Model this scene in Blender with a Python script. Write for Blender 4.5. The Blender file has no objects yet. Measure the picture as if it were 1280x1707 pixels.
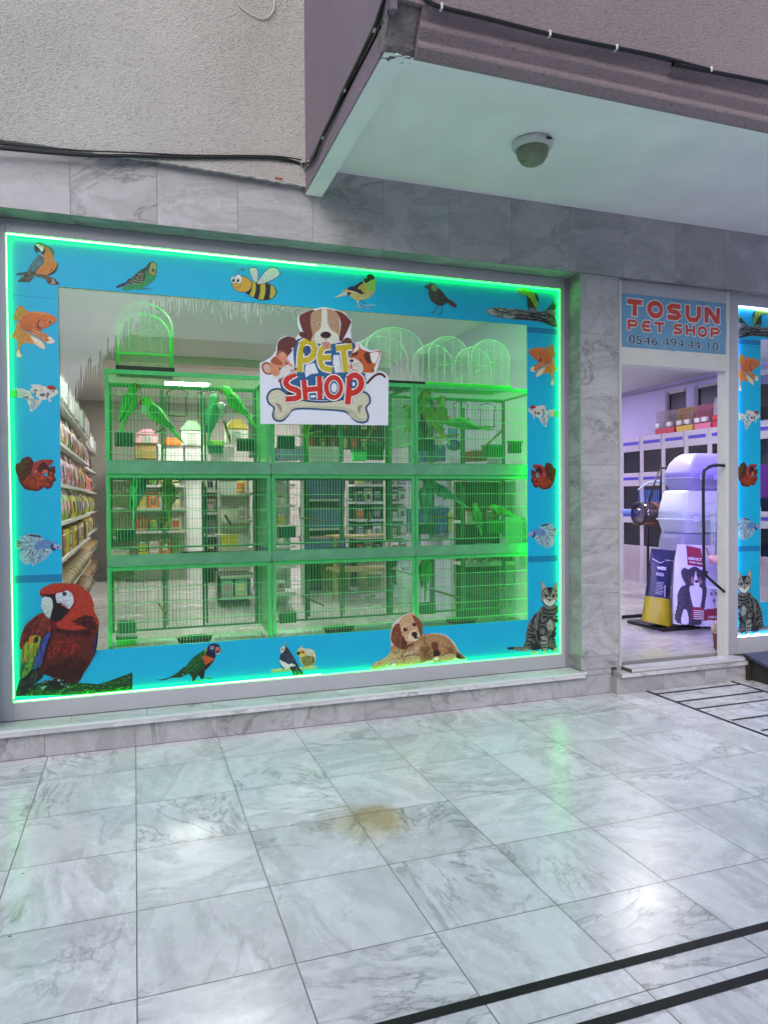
import bpy, bmesh, math, random
from mathutils import Vector, Matrix
random.seed(7)
sc = bpy.context.scene
# ---------------- camera, world, sun, exposure ----------------
F_PX, YAW, PITCH, ROLL, CAM_H, CAM_D = 1194.27, 0.334467, -0.0187322, -0.0070206, 1.38764, 4.25378
_cy, _sy, _cp, _sp = math.cos(YAW), math.sin(YAW), math.cos(PITCH), math.sin(PITCH)
FW = Vector((_sy*_cp, _cy*_cp, _sp)); _r = Vector((_cy, -_sy, 0)); _u = _r.cross(FW)
RT = _r*math.cos(ROLL) + _u*math.sin(ROLL); UP = -_r*math.sin(ROLL) + _u*math.cos(ROLL)
cam_d = bpy.data.cameras.new('camera'); cam = bpy.data.objects.new('camera', cam_d)
sc.collection.objects.link(cam); sc.camera = cam
cam.matrix_world = Matrix((( RT.x, UP.x, -FW.x, 0), (RT.y, UP.y, -FW.y, -CAM_D), (RT.z, UP.z, -FW.z, CAM_H), (0, 0, 0, 1)))
cam_d.sensor_fit = 'VERTICAL'; cam_d.sensor_height = 24; cam_d.lens = 24*F_PX/1707; cam_d.clip_start = .05; cam_d.clip_end = 500
world = bpy.data.worlds.new('World'); sc.world = world; world.use_nodes = True
SUN_EL, SUN_AZ = math.radians(32), math.radians(215)
nt = world.node_tree; bg = nt.nodes['Background']; sky = nt.nodes.new('ShaderNodeTexSky')
sky.sky_type = 'NISHITA'; sky.sun_disc = False; sky.sun_elevation = SUN_EL; sky.sun_rotation = SUN_AZ; sky.air_density = 1.0; sky.dust_density = 2.0; sky.ozone_density = 1.5
nt.links.new(sky.outputs[0], bg.inputs[0]); bg.inputs[1].default_value = .15
sun_d = bpy.data.lights.new('sun', 'SUN'); sun_d.energy = .5; sun_d.angle = math.radians(60); sun_d.color = (1, .98, .96)
sun = bpy.data.objects.new('sun', sun_d); sc.collection.objects.link(sun)
_sd = Vector((math.sin(SUN_AZ)*math.cos(SUN_EL), math.cos(SUN_AZ)*math.cos(SUN_EL), math.sin(SUN_EL)))
sun.rotation_euler = _sd.to_track_quat('Z', 'Y').to_euler()
vs = sc.view_settings; vs.view_transform = 'Standard'; vs.look = 'None'; vs.exposure = .50; vs.gamma = 1
cy = sc.cycles; cy.use_denoising = True; cy.max_bounces = 8; cy.diffuse_bounces = 3; cy.glossy_bounces = 3; cy.transparent_max_bounces = 24
cy.sample_clamp_indirect = 4; cy.caustics_reflective = False; cy.caustics_refractive = False; cy.use_adaptive_sampling = True
# ---------------- helpers ----------------
def ray(px): return FW + RT*((px[0]-640)/F_PX) - UP*((px[1]-853.5)/F_PX)
def onY(px, Y): d = ray(px); t = (CAM_D+Y)/d.y; return Vector((d.x*t, Y, CAM_H+d.z*t))
def onX(px, X): d = ray(px); t = X/d.x; return Vector((X, -CAM_D+d.y*t, CAM_H+d.z*t))
def onZ(px, Z): d = ray(px); t = (Z-CAM_H)/d.z; return Vector((d.x*t, -CAM_D+d.y*t, Z))
def lin(c): c /= 255.; return c/12.92 if c <= .04045 else ((c+.055)/1.055)**2.4
def rgb(c, k=1.0): return (lin(c[0])*k, lin(c[1])*k, lin(c[2])*k, 1)
MATS = {}
def mat(name, col=(128,128,128), rough=.6, metal=0, var=.06, vscale=8, bump=0, bscale=60, k=1.0, emit=None, es=1, spec=.5, alpha=1):
    if name in MATS: return MATS[name]
    m = bpy.data.materials.new(name); m.use_nodes = True; n = m.node_tree; b = n.nodes['Principled BSDF']; L = n.links.new
    c = rgb(col, k); b.inputs['Base Color'].default_value = c; b.inputs['Roughness'].default_value = rough
    b.inputs['Metallic'].default_value = metal; b.inputs['Specular IOR Level'].default_value = spec
    if emit: b.inputs['Emission Color'].default_value = (*emit, 1); b.inputs['Emission Strength'].default_value = es
    if alpha < 1: b.inputs['Alpha'].default_value = alpha
    if var or bump: tc = n.nodes.new('ShaderNodeTexCoord')
    if var:
        no = n.nodes.new('ShaderNodeTexNoise'); no.inputs['Scale'].default_value = vscale; no.inputs['Detail'].default_value = 6
        L(tc.outputs['Object'], no.inputs['Vector']); mr = n.nodes.new('ShaderNodeMapRange')
        mr.inputs[1].default_value = .3; mr.inputs[2].default_value = .7; mr.inputs[3].default_value = 1-var; mr.inputs[4].default_value = 1+var
        L(no.outputs[0], mr.inputs[0]); mx = n.nodes.new('ShaderNodeVectorMath'); mx.operation = 'SCALE'
        mx.inputs[0].default_value = c[:3]; L(mr.outputs[0], mx.inputs['Scale']); L(mx.outputs[0], b.inputs['Base Color'])
    if bump:
        nb = n.nodes.new('ShaderNodeTexNoise'); nb.inputs['Scale'].default_value = bscale; nb.inputs['Detail'].default_value = 8
        L(tc.outputs['Object'], nb.inputs['Vector']); bp = n.nodes.new('ShaderNodeBump'); bp.inputs['Strength'].default_value = bump; bp.inputs['Distance'].default_value = .02
        L(nb.outputs[0], bp.inputs['Height']); L(bp.outputs[0], b.inputs['Normal'])
    MATS[name] = m; return m
class MB:
    """collects shapes for one mesh object; each shape can carry its own material slot"""
    def __init__(s): s.v = []; s.f = []; s.mi = []; s.mats = []; s.uv = {}; s.sm = []
    def m(s, mt):
        if mt not in s.mats: s.mats.append(mt)
        return s.mats.index(mt)
    def add(s, vs, fs, mt, smooth=False):
        o = len(s.v); s.v += [tuple(v) for v in vs]; i = s.m(mt)
        for f in fs: s.f.append([o+k for k in f]); s.mi.append(i); s.sm.append(smooth)
    def box(s, a, b, mt, bev=0):
        x0, y0, z0 = [min(p, q) for p, q in zip(a, b)]; x1, y1, z1 = [max(p, q) for p, q in zip(a, b)]
        if bev <= 0:
            s.add([(x0,y0,z0),(x1,y0,z0),(x1,y1,z0),(x0,y1,z0),(x0,y0,z1),(x1,y0,z1),(x1,y1,z1),(x0,y1,z1)],
              [(3,2,1,0),(4,5,6,7),(0,1,5,4),(1,2,6,5),(2,3,7,6),(3,0,4,7)], mt)
        else:
            bm = bmesh.new(); bmesh.ops.create_cube(bm, size=1)
            for v in bm.verts: v.co = ((v.co.x+.5)*(x1-x0)+x0, (v.co.y+.5)*(y1-y0)+y0, (v.co.z+.5)*(z1-z0)+z0)
            bmesh.ops.bevel(bm, geom=bm.edges[:], offset=min(bev, .45*min(x1-x0, y1-y0, z1-z0)), segments=2, profile=.7, affect='EDGES')
            bm.verts.index_update(); s.add([v.co[:] for v in bm.verts], [[v.index for v in f.verts] for f in bm.faces], mt, True); bm.free()
        return s
    def prism(s, poly, axis, a, b, mt):
        """extrude a 2D polygon along an axis: 'x' -> (y,z), 'y' -> (x,z), 'z' -> (x,y)"""
        def p(q, t): return (t, q[0], q[1]) if axis == 'x' else ((q[0], t, q[1]) if axis == 'y' else (q[0], q[1], t))
        n = len(poly); s.add([p(q, a) for q in poly]+[p(q, b) for q in poly], [list(range(n))[::-1], list(range(n, 2*n))]+[(i, (i+1) % n, n+(i+1) % n, n+i) for i in range(n)], mt)
        return s
    def tube(s, pts, r, mt, n=6, smooth=True, cap=True):
        pts = [Vector(p) for p in pts]; rs = r if isinstance(r, (list, tuple)) else [r]*len(pts)
        vs = []; pv = None
        for i, p in enumerate(pts):
            t = (pts[min(i+1, len(pts)-1)]-pts[max(i-1, 0)]).normalized()
            if pv is None: pv = t.orthogonal().normalized()
            pv = (pv - t*pv.dot(t)).normalized(); w = t.cross(pv)
            for k in range(n): a = 2*math.pi*k/n; vs.append(p + (pv*math.cos(a)+w*math.sin(a))*rs[i])
        fs = [(i*n+k, i*n+(k+1) % n, (i+1)*n+(k+1) % n, (i+1)*n+k) for i in range(len(pts)-1) for k in range(n)]
        if cap: fs += [list(range(n))[::-1], list(range((len(pts)-1)*n, len(pts)*n))]
        s.add(vs, fs, mt, smooth); return s
    def lathe(s, prof, c, mt, n=20, axis='z', sq=(1, 1)):
        """prof: list of (radius, height)"""
        vs = []
        for r, h in prof:
            for k in range(n):
                a = 2*math.pi*k/n; x, y = r*math.cos(a)*sq[0], r*math.sin(a)*sq[1]
                vs.append((c[0]+x, c[1]+y, c[2]+h) if axis == 'z' else ((c[0]+h, c[1]+x, c[2]+y) if axis == 'x' else (c[0]+x, c[1]+h, c[2]+y)))
        m_ = len(prof); fs = [(i*n+k, i*n+(k+1) % n, (i+1)*n+(k+1) % n, (i+1)*n+k) for i in range(m_-1) for k in range(n)]
        fs += [list(range(n))[::-1], list(range((m_-1)*n, m_*n))]; s.add(vs, fs, mt, True); return s
    def build(s, name, parent=None, loc=None):
        me = bpy.data.meshes.new(name); me.from_pydata(s.v, [], s.f)
        for m_ in s.mats: me.materials.append(m_)
        me.polygons.foreach_set('material_index', s.mi); me.polygons.foreach_set('use_smooth', s.sm); me.update()
        if s.uv:
            ul = me.uv_layers.new(name='UVMap')
            for fi, uvs in s.uv.items():
                for li, q in zip(me.polygons[fi].loop_indices, uvs): ul.data[li].uv = q
        o = bpy.data.objects.new(name, me); sc.collection.objects.link(o)
        if parent is not None: o.parent = parent
        if loc is not None: o.location = loc
        return o
def tag(o, label=None, cat=None, group=None, kind=None):
    if label: o['label'] = label
    if cat: o['category'] = cat
    if group: o['group'] = group
    if kind: o['kind'] = kind
    return o
def empty(name, loc=(0,0,0), label=None, cat=None, group=None, rz=0):
    o = bpy.data.objects.new(name, None); sc.collection.objects.link(o); o.location = loc; o.rotation_euler.z = rz
    o.empty_display_size = .05; return tag(o, label, cat, group)
def kids(o): return [c for c in sc.collection.objects if c.parent == o]
def dup(o, loc=None, rz=None, label=None, group=None, scale=None, parent=None):
    c = o.copy(); sc.collection.objects.link(c); c.parent = parent
    for ch in kids(o): dup(ch, parent=c)
    if loc is not None: c.location = loc
    if rz is not None: c.rotation_euler.z = rz
    if scale is not None: c.scale = (scale,)*3 if not isinstance(scale, tuple) else scale
    if label: c['label'] = label
    if group: c['group'] = group
    return c
ORD = ['first','second','third','fourth','fifth','sixth','seventh','eighth','ninth','tenth','eleventh','twelfth']
# ---------------- stone tile material ----------------
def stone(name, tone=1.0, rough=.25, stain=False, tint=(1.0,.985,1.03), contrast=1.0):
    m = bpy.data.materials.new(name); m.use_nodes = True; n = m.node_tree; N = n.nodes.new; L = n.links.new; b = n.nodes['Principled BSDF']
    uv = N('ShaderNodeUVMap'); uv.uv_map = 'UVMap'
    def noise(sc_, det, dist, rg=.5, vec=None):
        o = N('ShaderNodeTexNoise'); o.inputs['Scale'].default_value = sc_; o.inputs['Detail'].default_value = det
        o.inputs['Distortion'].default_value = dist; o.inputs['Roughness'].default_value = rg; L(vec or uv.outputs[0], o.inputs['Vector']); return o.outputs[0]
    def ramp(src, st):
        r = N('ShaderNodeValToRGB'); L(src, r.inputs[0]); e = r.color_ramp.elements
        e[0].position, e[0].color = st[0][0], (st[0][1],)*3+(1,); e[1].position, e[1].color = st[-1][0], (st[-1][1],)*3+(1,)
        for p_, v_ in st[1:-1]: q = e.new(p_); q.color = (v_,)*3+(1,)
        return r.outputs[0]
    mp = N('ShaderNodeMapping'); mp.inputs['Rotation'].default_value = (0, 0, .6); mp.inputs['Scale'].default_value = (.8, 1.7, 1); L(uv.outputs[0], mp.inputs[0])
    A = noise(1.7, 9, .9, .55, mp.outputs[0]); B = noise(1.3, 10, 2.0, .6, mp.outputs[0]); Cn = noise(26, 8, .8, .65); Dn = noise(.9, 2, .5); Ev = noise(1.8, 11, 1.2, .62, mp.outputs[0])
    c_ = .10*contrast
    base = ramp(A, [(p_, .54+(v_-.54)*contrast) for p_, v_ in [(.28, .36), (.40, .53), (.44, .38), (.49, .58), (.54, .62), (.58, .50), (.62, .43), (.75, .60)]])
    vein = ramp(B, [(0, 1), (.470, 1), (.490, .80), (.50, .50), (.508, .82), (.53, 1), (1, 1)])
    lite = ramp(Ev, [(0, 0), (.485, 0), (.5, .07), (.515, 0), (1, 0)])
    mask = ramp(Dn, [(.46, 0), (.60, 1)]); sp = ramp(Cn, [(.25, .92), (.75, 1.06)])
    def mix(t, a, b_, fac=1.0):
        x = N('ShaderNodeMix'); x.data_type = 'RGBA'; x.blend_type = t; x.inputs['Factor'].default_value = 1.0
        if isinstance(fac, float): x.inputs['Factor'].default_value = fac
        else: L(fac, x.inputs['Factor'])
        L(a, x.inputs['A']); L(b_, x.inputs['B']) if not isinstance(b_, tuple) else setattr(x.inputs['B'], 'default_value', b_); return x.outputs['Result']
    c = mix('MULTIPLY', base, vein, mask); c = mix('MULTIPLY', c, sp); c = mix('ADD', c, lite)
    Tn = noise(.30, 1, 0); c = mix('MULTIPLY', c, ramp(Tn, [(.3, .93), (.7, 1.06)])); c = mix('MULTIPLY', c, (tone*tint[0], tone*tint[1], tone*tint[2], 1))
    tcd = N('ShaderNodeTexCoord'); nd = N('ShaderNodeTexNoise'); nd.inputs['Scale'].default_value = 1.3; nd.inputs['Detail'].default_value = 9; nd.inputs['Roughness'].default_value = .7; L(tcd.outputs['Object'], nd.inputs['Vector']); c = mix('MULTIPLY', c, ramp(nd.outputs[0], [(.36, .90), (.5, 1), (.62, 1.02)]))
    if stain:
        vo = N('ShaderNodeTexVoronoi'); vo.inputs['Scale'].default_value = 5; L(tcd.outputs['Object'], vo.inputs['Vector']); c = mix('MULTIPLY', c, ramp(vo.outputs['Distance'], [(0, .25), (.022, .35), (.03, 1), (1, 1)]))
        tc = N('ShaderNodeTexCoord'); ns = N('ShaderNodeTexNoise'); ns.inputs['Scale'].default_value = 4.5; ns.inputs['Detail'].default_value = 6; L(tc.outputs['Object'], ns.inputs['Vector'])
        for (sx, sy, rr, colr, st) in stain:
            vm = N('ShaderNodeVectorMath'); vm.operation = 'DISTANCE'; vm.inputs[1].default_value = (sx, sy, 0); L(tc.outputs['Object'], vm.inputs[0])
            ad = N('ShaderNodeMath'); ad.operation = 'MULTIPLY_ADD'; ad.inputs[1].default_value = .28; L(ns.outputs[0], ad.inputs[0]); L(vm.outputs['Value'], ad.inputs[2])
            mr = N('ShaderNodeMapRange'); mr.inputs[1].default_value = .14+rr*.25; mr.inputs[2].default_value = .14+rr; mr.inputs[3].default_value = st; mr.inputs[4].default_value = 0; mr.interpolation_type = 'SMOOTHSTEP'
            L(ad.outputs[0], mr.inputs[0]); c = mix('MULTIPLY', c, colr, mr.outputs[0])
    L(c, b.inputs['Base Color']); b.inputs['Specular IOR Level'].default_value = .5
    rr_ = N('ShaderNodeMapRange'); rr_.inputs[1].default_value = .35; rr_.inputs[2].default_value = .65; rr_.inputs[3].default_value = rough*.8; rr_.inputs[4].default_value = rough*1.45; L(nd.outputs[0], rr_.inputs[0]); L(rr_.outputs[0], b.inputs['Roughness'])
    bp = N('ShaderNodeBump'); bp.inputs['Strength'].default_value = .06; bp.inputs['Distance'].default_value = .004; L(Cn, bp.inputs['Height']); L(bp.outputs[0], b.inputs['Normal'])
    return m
M_FLOOR = stone('polished_stone_floor', 1.40, .23, contrast=.60, tint=(1.01,.985,1.035), stain=[(.90, -1.34, .25, (.84,.76,.56,1), .9), (.97, -1.29, .17, (.66,.54,.34,1), .8)])
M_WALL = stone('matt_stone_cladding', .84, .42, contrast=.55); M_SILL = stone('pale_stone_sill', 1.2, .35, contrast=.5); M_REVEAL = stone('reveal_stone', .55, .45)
M_IN = stone('shop_floor_stone', .95, .2, contrast=.4, tint=(1,.97,.93))
M_GROUT = mat('grout', (136,133,128), .9); M_GROUTW = mat('pale_grout', (150,150,152), .9)
def tile_sheet(mb, corners, mt, rot=None, d=(1,0)):
    """one tile (quad) with its own random place in the stone pattern"""
    fi = len(mb.f); mb.add(corners, [(0,1,2,3)], mt)
    a, b_, c_ = Vector(corners[0]), Vector(corners[1]), Vector(corners[3]); w, h = (b_-a).length, (c_-a).length
    ox, oy = random.uniform(0, 50), random.uniform(0, 50); q = [(0,0),(w,0),(w,h),(0,h)]
    k = random.choice([0,1,2,3]) if rot is None else rot
    for _ in range(k): q = [(-y, x) for x, y in q]
    mb.uv[fi] = [(ox+x, oy+y) for x, y in q]
def grid(mb, o, du, dv, us, vs_, mt, gap=.003, rot=None):
    """tiles between the cut positions us x vs_ on the plane o + u*du + v*dv"""
    o, du, dv = Vector(o), Vector(du), Vector(dv); g = gap/2
    for i in range(len(us)-1):
        for j in range(len(vs_)-1):
            u0, u1, v0, v1 = us[i]+g, us[i+1]-g, vs_[j]+g, vs_[j+1]-g
            if u1-u0 < .003 or v1-v0 < .003: continue
            tile_sheet(mb, [o+du*u0+dv*v0, o+du*u1+dv*v0, o+du*u1+dv*v1, o+du*u0+dv*v1], mt, rot)
def cuts(a, b, start, step):
    r = [a]; x = start
    while x < b-1e-4:
        if x > a+1e-4: r.append(x)
        x += step
    return r+[b]
# ---------------- setting: ground, terrace floor ----------------
mb = MB(); mb.add([(-150,-200,-.12),(150,-200,-.12),(150,150,-.12),(-150,150,-.12)], [(0,1,2,3)], mat('asphalt', (92,92,94), .9, var=.15, vscale=3, bump=.3, bscale=90)); tag(mb.build('ground'), kind='structure')
X0, Y0, TS = -.4608, -1.7156, .45
xs = cuts(-3.6, 9.2, X0-.45*7, TS); ys = cuts(-7.4, 0.0, Y0-.45*12, TS)
mb = MB(); grid(mb, (0,0,0), (1,0,0), (0,1,0), xs, ys, M_FLOOR, .0035)
mb.box((-3.6,-7.4,-.12), (9.2,0,-.0025), M_GROUT); tag(mb.build('terrace_floor'), kind='structure')
M_BLK = mat('black_granite_strip', (34,31,34), .55, var=.2, vscale=40, spec=.25); M_TAPE = mat('black_tape', (24,23,28), .6, spec=.25)
mb = MB()
for y in (-2.497, -2.676): mb.box((-3.5,y-.016,-.002), (9.1,y+.016,.003), M_BLK)
for i, (x0, x1, y0, y1) in enumerate([(3.42,3.44,-1.32,-.055),(4.19,4.21,-1.32,-.03),(3.44,4.19,-.155,-.137),(3.44,4.19,-.36,-.342),(3.44,4.19,-.535,-.517),(3.47,4.19,-.80,-.782),(3.48,4.19,-1.015,-.997),(3.47,4.19,-1.25,-1.232)]):
    mb.box((x0,y0,-.002), (x1,y1,.0025 if i > 1 else .0035), M_TAPE)
tag(mb.build('floor_inlay'), kind='structure')
# ---------------- unseen street building added to keep low sky off the shop front ----------------
ob = tag(bpy.data.objects.new('sky_blocking_building', None), 'plain grey rendered building across the street behind the viewer', 'building'); sc.collection.objects.link(ob)
mb = MB(); mb.box((-26,-17,-.12), (28,-13,5.2), mat('grey_render', (128,126,124), .9, var=.1, vscale=.5)); mb.build('wall', ob); mb = MB()
for i in range(14):
    for j in range(2): mb = MB(); x = -24+i*3.7; z = .9+j*2.6; mb.box((x,-13.0,z), (x+1.5,-12.97,z+1.6), mat('street_window', (50,58,66), .15)); mb.build('window', ob)
# ---------------- building ----------------
bld = empty('shop_building', (1.1, 0, 0), 'grey stone clad ground floor shop front under a rough plastered upper storey', 'building')
bld.location = (0,0,0)
ALU = mat('grey_aluminium_frame', (184,184,192), .38, .0, var=.03, vscale=2.5, k=.95); ALUL = mat('pale_aluminium_frame', (216,214,210), .38, .0, var=.03)
mb = MB(); us = cuts(-3.6, 9.2, .149-.45*8, .449)
grid(mb, (0,0,0), (1,0,0), (0,0,1), us, [2.938, 3.40], M_WALL, .003, rot=0); mb.box((-3.6,.0025,2.9382), (9.2,.2,3.40), M_GROUTW)
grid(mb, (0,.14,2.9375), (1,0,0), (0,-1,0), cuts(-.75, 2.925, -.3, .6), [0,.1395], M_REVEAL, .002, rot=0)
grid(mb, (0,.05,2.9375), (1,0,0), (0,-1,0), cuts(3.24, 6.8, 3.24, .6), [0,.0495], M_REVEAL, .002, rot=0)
mb.build('lintel_cladding', bld)
pz = [.177,.266,.711,1.163,1.613,2.071,2.522,2.937]
for (xa, xb) in ((2.925, 3.24), (-1.25, -.74), (6.8, 7.2)):
    mb = MB()
    grid(mb, (0,0,0), (1,0,0), (0,0,1), [xa, xb], pz, M_WALL, .0035, rot=0)
    mb.box((xa+.002,.0025,.177), (xb-.002,.17,2.937), M_GROUTW)
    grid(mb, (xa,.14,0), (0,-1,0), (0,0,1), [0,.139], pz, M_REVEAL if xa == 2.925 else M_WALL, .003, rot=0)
    grid(mb, (xb,0,0), (0,1,0), (0,0,1), [0,.14], pz, M_WALL, .003, rot=0)
    if xa == 2.925: mb.box((2.9215,-.0035,.18), (2.9275,.003,2.936), mat('trim_strip', (150,160,158), .4)); mb.box((3.2375,-.003,.17), (3.2415,.003,2.936), mat('trim_strip'))
    mb.build('pillar_cladding', bld)
mb = MB(); px_ = [-3.6,-3.17,-2.72,-2.27,-1.82,-1.37,-.92,-.477,-.016,.437,.889,1.34,1.79,2.24,2.69,3.175]
grid(mb, (0,0,0), (1,0,0), (0,0,1), px_, [.001,.135], M_WALL, .0025, rot=None); grid(mb, (0,0,0), (1,0,0), (0,0,1), [2.93,3.175], [.1355,.177], M_WALL, .0025, rot=0)
mb.box((-3.6,.003,0), (3.175,.2,.134), M_GROUTW)
grid(mb, (-3.6,0,0), (1,0,0), (0,0,1), [0, .8, 1.6, 2.35], [.136,.6,1.1,1.6,2.1,2.6,2.937], M_WALL, .0025, rot=0); mb.box((-3.6,.003,.136), (-1.25,.2,2.937), M_GROUTW)
mb.build('plinth', bld)
mb = MB(); sx = [-.74,-.35,.05,.42,.80,1.18,1.56,1.94,2.32,2.70,2.935]
grid(mb, (0,-.03,.1705), (1,0,0), (0,1,0), sx, [.012,.1695], M_SILL, .0025, rot=0); mb.box((-.74,-.017,.137), (2.922,.139,.169), M_GROUTW)
grid(mb, (0,-.04,0), (1,0,0), (0,0,1), cuts(-.74, 2.935, -.5, 1.3), [.135,.160], M_SILL, .002, rot=0)
mb.prism([(-.0425,.1605),(-.041,.168),(-.034,.1725),(-.018,.1725),(-.018,.1602),(-.041,.1602)], 'x', -.74, 2.945, mat('white_sill_edge', (215,216,220), .35, var=.04))
mb.box((-.74,-.039,.1352), (2.943,-.0005,.159), M_GROUTW)
mb.build('window_sill', bld)
# door step, its sill and the loose slab lying on it
mb = MB(); grid(mb, (0,-.06,0), (1,0,0), (0,0,1), [3.175,3.58,3.95,4.15,4.33,4.78,5.23,5.68,6.13,6.58,7.2], [.001,.118], M_WALL, .0025, rot=0)
mb.box((3.177,-.0575,0), (7.2,.02,.118), M_GROUTW); mb.box((3.175,-.059,0), (3.178,-.001,.1175), M_GROUTW)
grid(mb, (0,-.085,0), (1,0,0), (0,0,1), [3.2,3.8,4.32,4.9,5.5,6.8], [.1185,.148], M_SILL, .0025, rot=0); mb.box((3.2,-.083,.1182), (6.8,.05,.148), M_GROUTW)
grid(mb, (0,-.085,.1485), (1,0,0), (0,1,0), [3.2,3.8,4.32,4.9,5.5,6.8], [0,.215], M_SILL, .0025, rot=0); mb.build('door_step', bld)
slab = MB(); slab.prism([(-.082,.150),(-.086,.158),(-.080,.1745),(.03,.1745),(.03,.150)], 'x', 3.285, 4.30, M_SILL)
slab.uv = {i: [((v*.37) % 3+i, (v*.73) % 2) for v in range(len(f))] for i, f in enumerate(slab.f)}
fi = len(slab.f); tile_sheet(slab, [(3.287,-.079,.1752),(4.298,-.079,.1752),(4.298,.03,.1752),(3.287,.03,.1752)], M_SILL, 0)
slab.box((3.28,-.083,.1500), (3.2848,.03,.173), mat('dark_slab_end', (80,72,70), .9)); tag(slab.build('stone_slab'), 'loose bevelled stone slab laid on the door sill with a dark broken left end', 'slab')
# ramp board
RC = mat('blue_grey_ramp_mat', (88,92,112), .85, var=.1, vscale=30, bump=.3, bscale=300)
ramp = empty('ramp', (4.85,-.4,0), 'dark grey ramp board leaning from the door sill down to the terrace', 'ramp'); ramp.location = (0,0,0)
mb = MB(); mb.prism([(-.04,.172),(-.05,.196),(-.85,.030),(-.86,.008),(-.84,.004)], 'x', 4.335, 5.9, RC); mb.tube([(4.335,-.04,.184),(5.9,-.04,.184)], .013, RC); mb.tube([(4.337,-.04,.184),(4.337,-.85,.017)], .012, mat('ramp_edge', (60,60,74), .6)); mb.build('deck', ramp)
mb = MB(); mb.prism([(-.066,.002),(-.066,.160),(-.80,.012),(-.80,.002)], 'x', 4.365, 4.385, mat('ramp_support', (50,46,44), .9)); mb.box((4.33,-.09,.0), (4.36,-.066,.165), mat('ramp_support')); mb.build('support', ramp)
# upper storey plaster with a ragged lower edge
def plaster(name, col, k=1.0, bs=42, bstr=.9): return mat(name, col, .95, var=.10, vscale=2.2, bump=bstr, bscale=bs, k=k)
def plaster2(name, col, k, strength, scale, stretch=(1,1,1.8)):
    m = mat(name, col, .97, var=0, k=k); n = m.node_tree; N = n.nodes.new; L = n.links.new; b = n.nodes['Principled BSDF']
    tc = N('ShaderNodeTexCoord'); mp = N('ShaderNodeMapping'); mp.inputs['Scale'].default_value = stretch; L(tc.outputs['Object'], mp.inputs[0])
    v = N('ShaderNodeTexVoronoi'); v.inputs['Scale'].default_value = scale; nz = N('ShaderNodeTexNoise'); nz.inputs['Scale'].default_value = scale*.8; nz.inputs['Detail'].default_value = 9; nz.inputs['Distortion'].default_value = 1.2
    for q in (v, nz): L(mp.outputs[0], q.inputs['Vector'])
    ad = N('ShaderNodeMath'); ad.operation = 'MULTIPLY_ADD'; ad.inputs[1].default_value = .6; L(v.outputs['Distance'], ad.inputs[0]); L(nz.outputs[0], ad.inputs[2])
    bp = N('ShaderNodeBump'); bp.inputs['Strength'].default_value = strength; bp.inputs['Distance'].default_value = .008; L(ad.outputs[0], bp.inputs['Height']); L(bp.outputs[0], b.inputs['Normal'])
    w = N('ShaderNodeTexNoise'); w.inputs['Scale'].default_value = 1.1; w.inputs['Detail'].default_value = 7; L(tc.outputs['Object'], w.inputs['Vector'])
    pit = N('ShaderNodeValToRGB'); L(nz.outputs[0], pit.inputs[0]); e = pit.color_ramp.elements; e[0].position = .33; e[0].color = (.62,.62,.62,1); e[1].position = .46; e[1].color = (1,1,1,1)
    mr = N('ShaderNodeMapRange'); mr.inputs[1].default_value = .3; mr.inputs[2].default_value = .7; mr.inputs[3].default_value = .86; mr.inputs[4].default_value = 1.1; L(w.outputs[0], mr.inputs[0])
    x = N('ShaderNodeMix'); x.data_type = 'RGBA'; x.blend_type = 'MULTIPLY'; x.inputs['Factor'].default_value = 1; x.inputs['A'].default_value = rgb(col, k); L(pit.outputs[0], x.inputs['B'])
    s = N('ShaderNodeVectorMath'); s.operation = 'SCALE'; L(x.outputs['Result'], s.inputs[0]); L(mr.outputs[0], s.inputs['Scale']); L(s.outputs[0], b.inputs['Base Color']); return m
P_CREAM = plaster2('rough_cream_plaster', (194,192,188), .95, .8, 80); P_MAUVE = plaster2('rough_pink_plaster', (158,142,148), .85, .6, 95); P_SIDE = plaster2('mauve_painted_plaster', (138,124,140), .85, .3, 120)
CONC = mat('bare_concrete', (112,108,108), .95, var=.2, vscale=12, bump=.8, bscale=40); SOFF = mat('white_soffit_paint', (238,237,240), .85, var=.06, vscale=2.6, bump=.12, bscale=25)
mb = MB(); rnd = random.Random(3); lo = []
x = -3.6
while x < .987:
    t = max(0, min(1, (x+.62)/1.6)); zb = 3.27 - (.0 if x < .2 else (x-.2)*.032); lo.append((x, zb + rnd.uniform(-.002,.0025)*(1+.9*t))); x += rnd.uniform(.012,.03)*(1.6-t)
lo.append((.987, 3.243)); n_ = len(lo)
vs_ = [(q[0],-.05,q[1]) for q in lo]+[(q[0],-.05,7) for q in lo]+[(q[0],.0005,q[1]+.012) for q in lo]
fs_ = [(i,i+1,n_+i+1,n_+i) for i in range(n_-1)]+[(2*n_+i,2*n_+i+1,i+1,i) for i in range(n_-1)]; mb.add(vs_, fs_, P_CREAM)
mb.box((-3.6,.02,3.402), (9.2,.3,7), P_CREAM); mb.add([(-3.6,-.05,3.27),(-3.6,.02,3.27),(-3.6,.02,7),(-3.6,-.05,7)], [(0,1,2,3)], P_CREAM)
for (a, b_) in ((.80,.845),): mb.box((a,-.0515,3.262), (b_,-.03,3.276), mat('exposed_brick', (150,92,74), .95, var=.3, vscale=60))
mb.build('upper_wall', bld)
BX, BF, BZ, SZ = .987, -1.46, 3.215, 3.38
mb = MB(); mb.box((BX+.1,BF+.1,SZ), (9.2,0.0,SZ+.02), SOFF); mb.box((BX+.002,BF+.1,BZ), (BX+.105,-.004,SZ+.01), SOFF); mb.box((BX+.002,BF+.002,BZ), (9.2,BF+.1,SZ+.01), SOFF)
balc = mb.build('balcony', bld)
mb = MB(); mb.box((BX-.004,-1.56,BZ+.11), (BX+.02,-.0505,7), P_SIDE)
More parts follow.
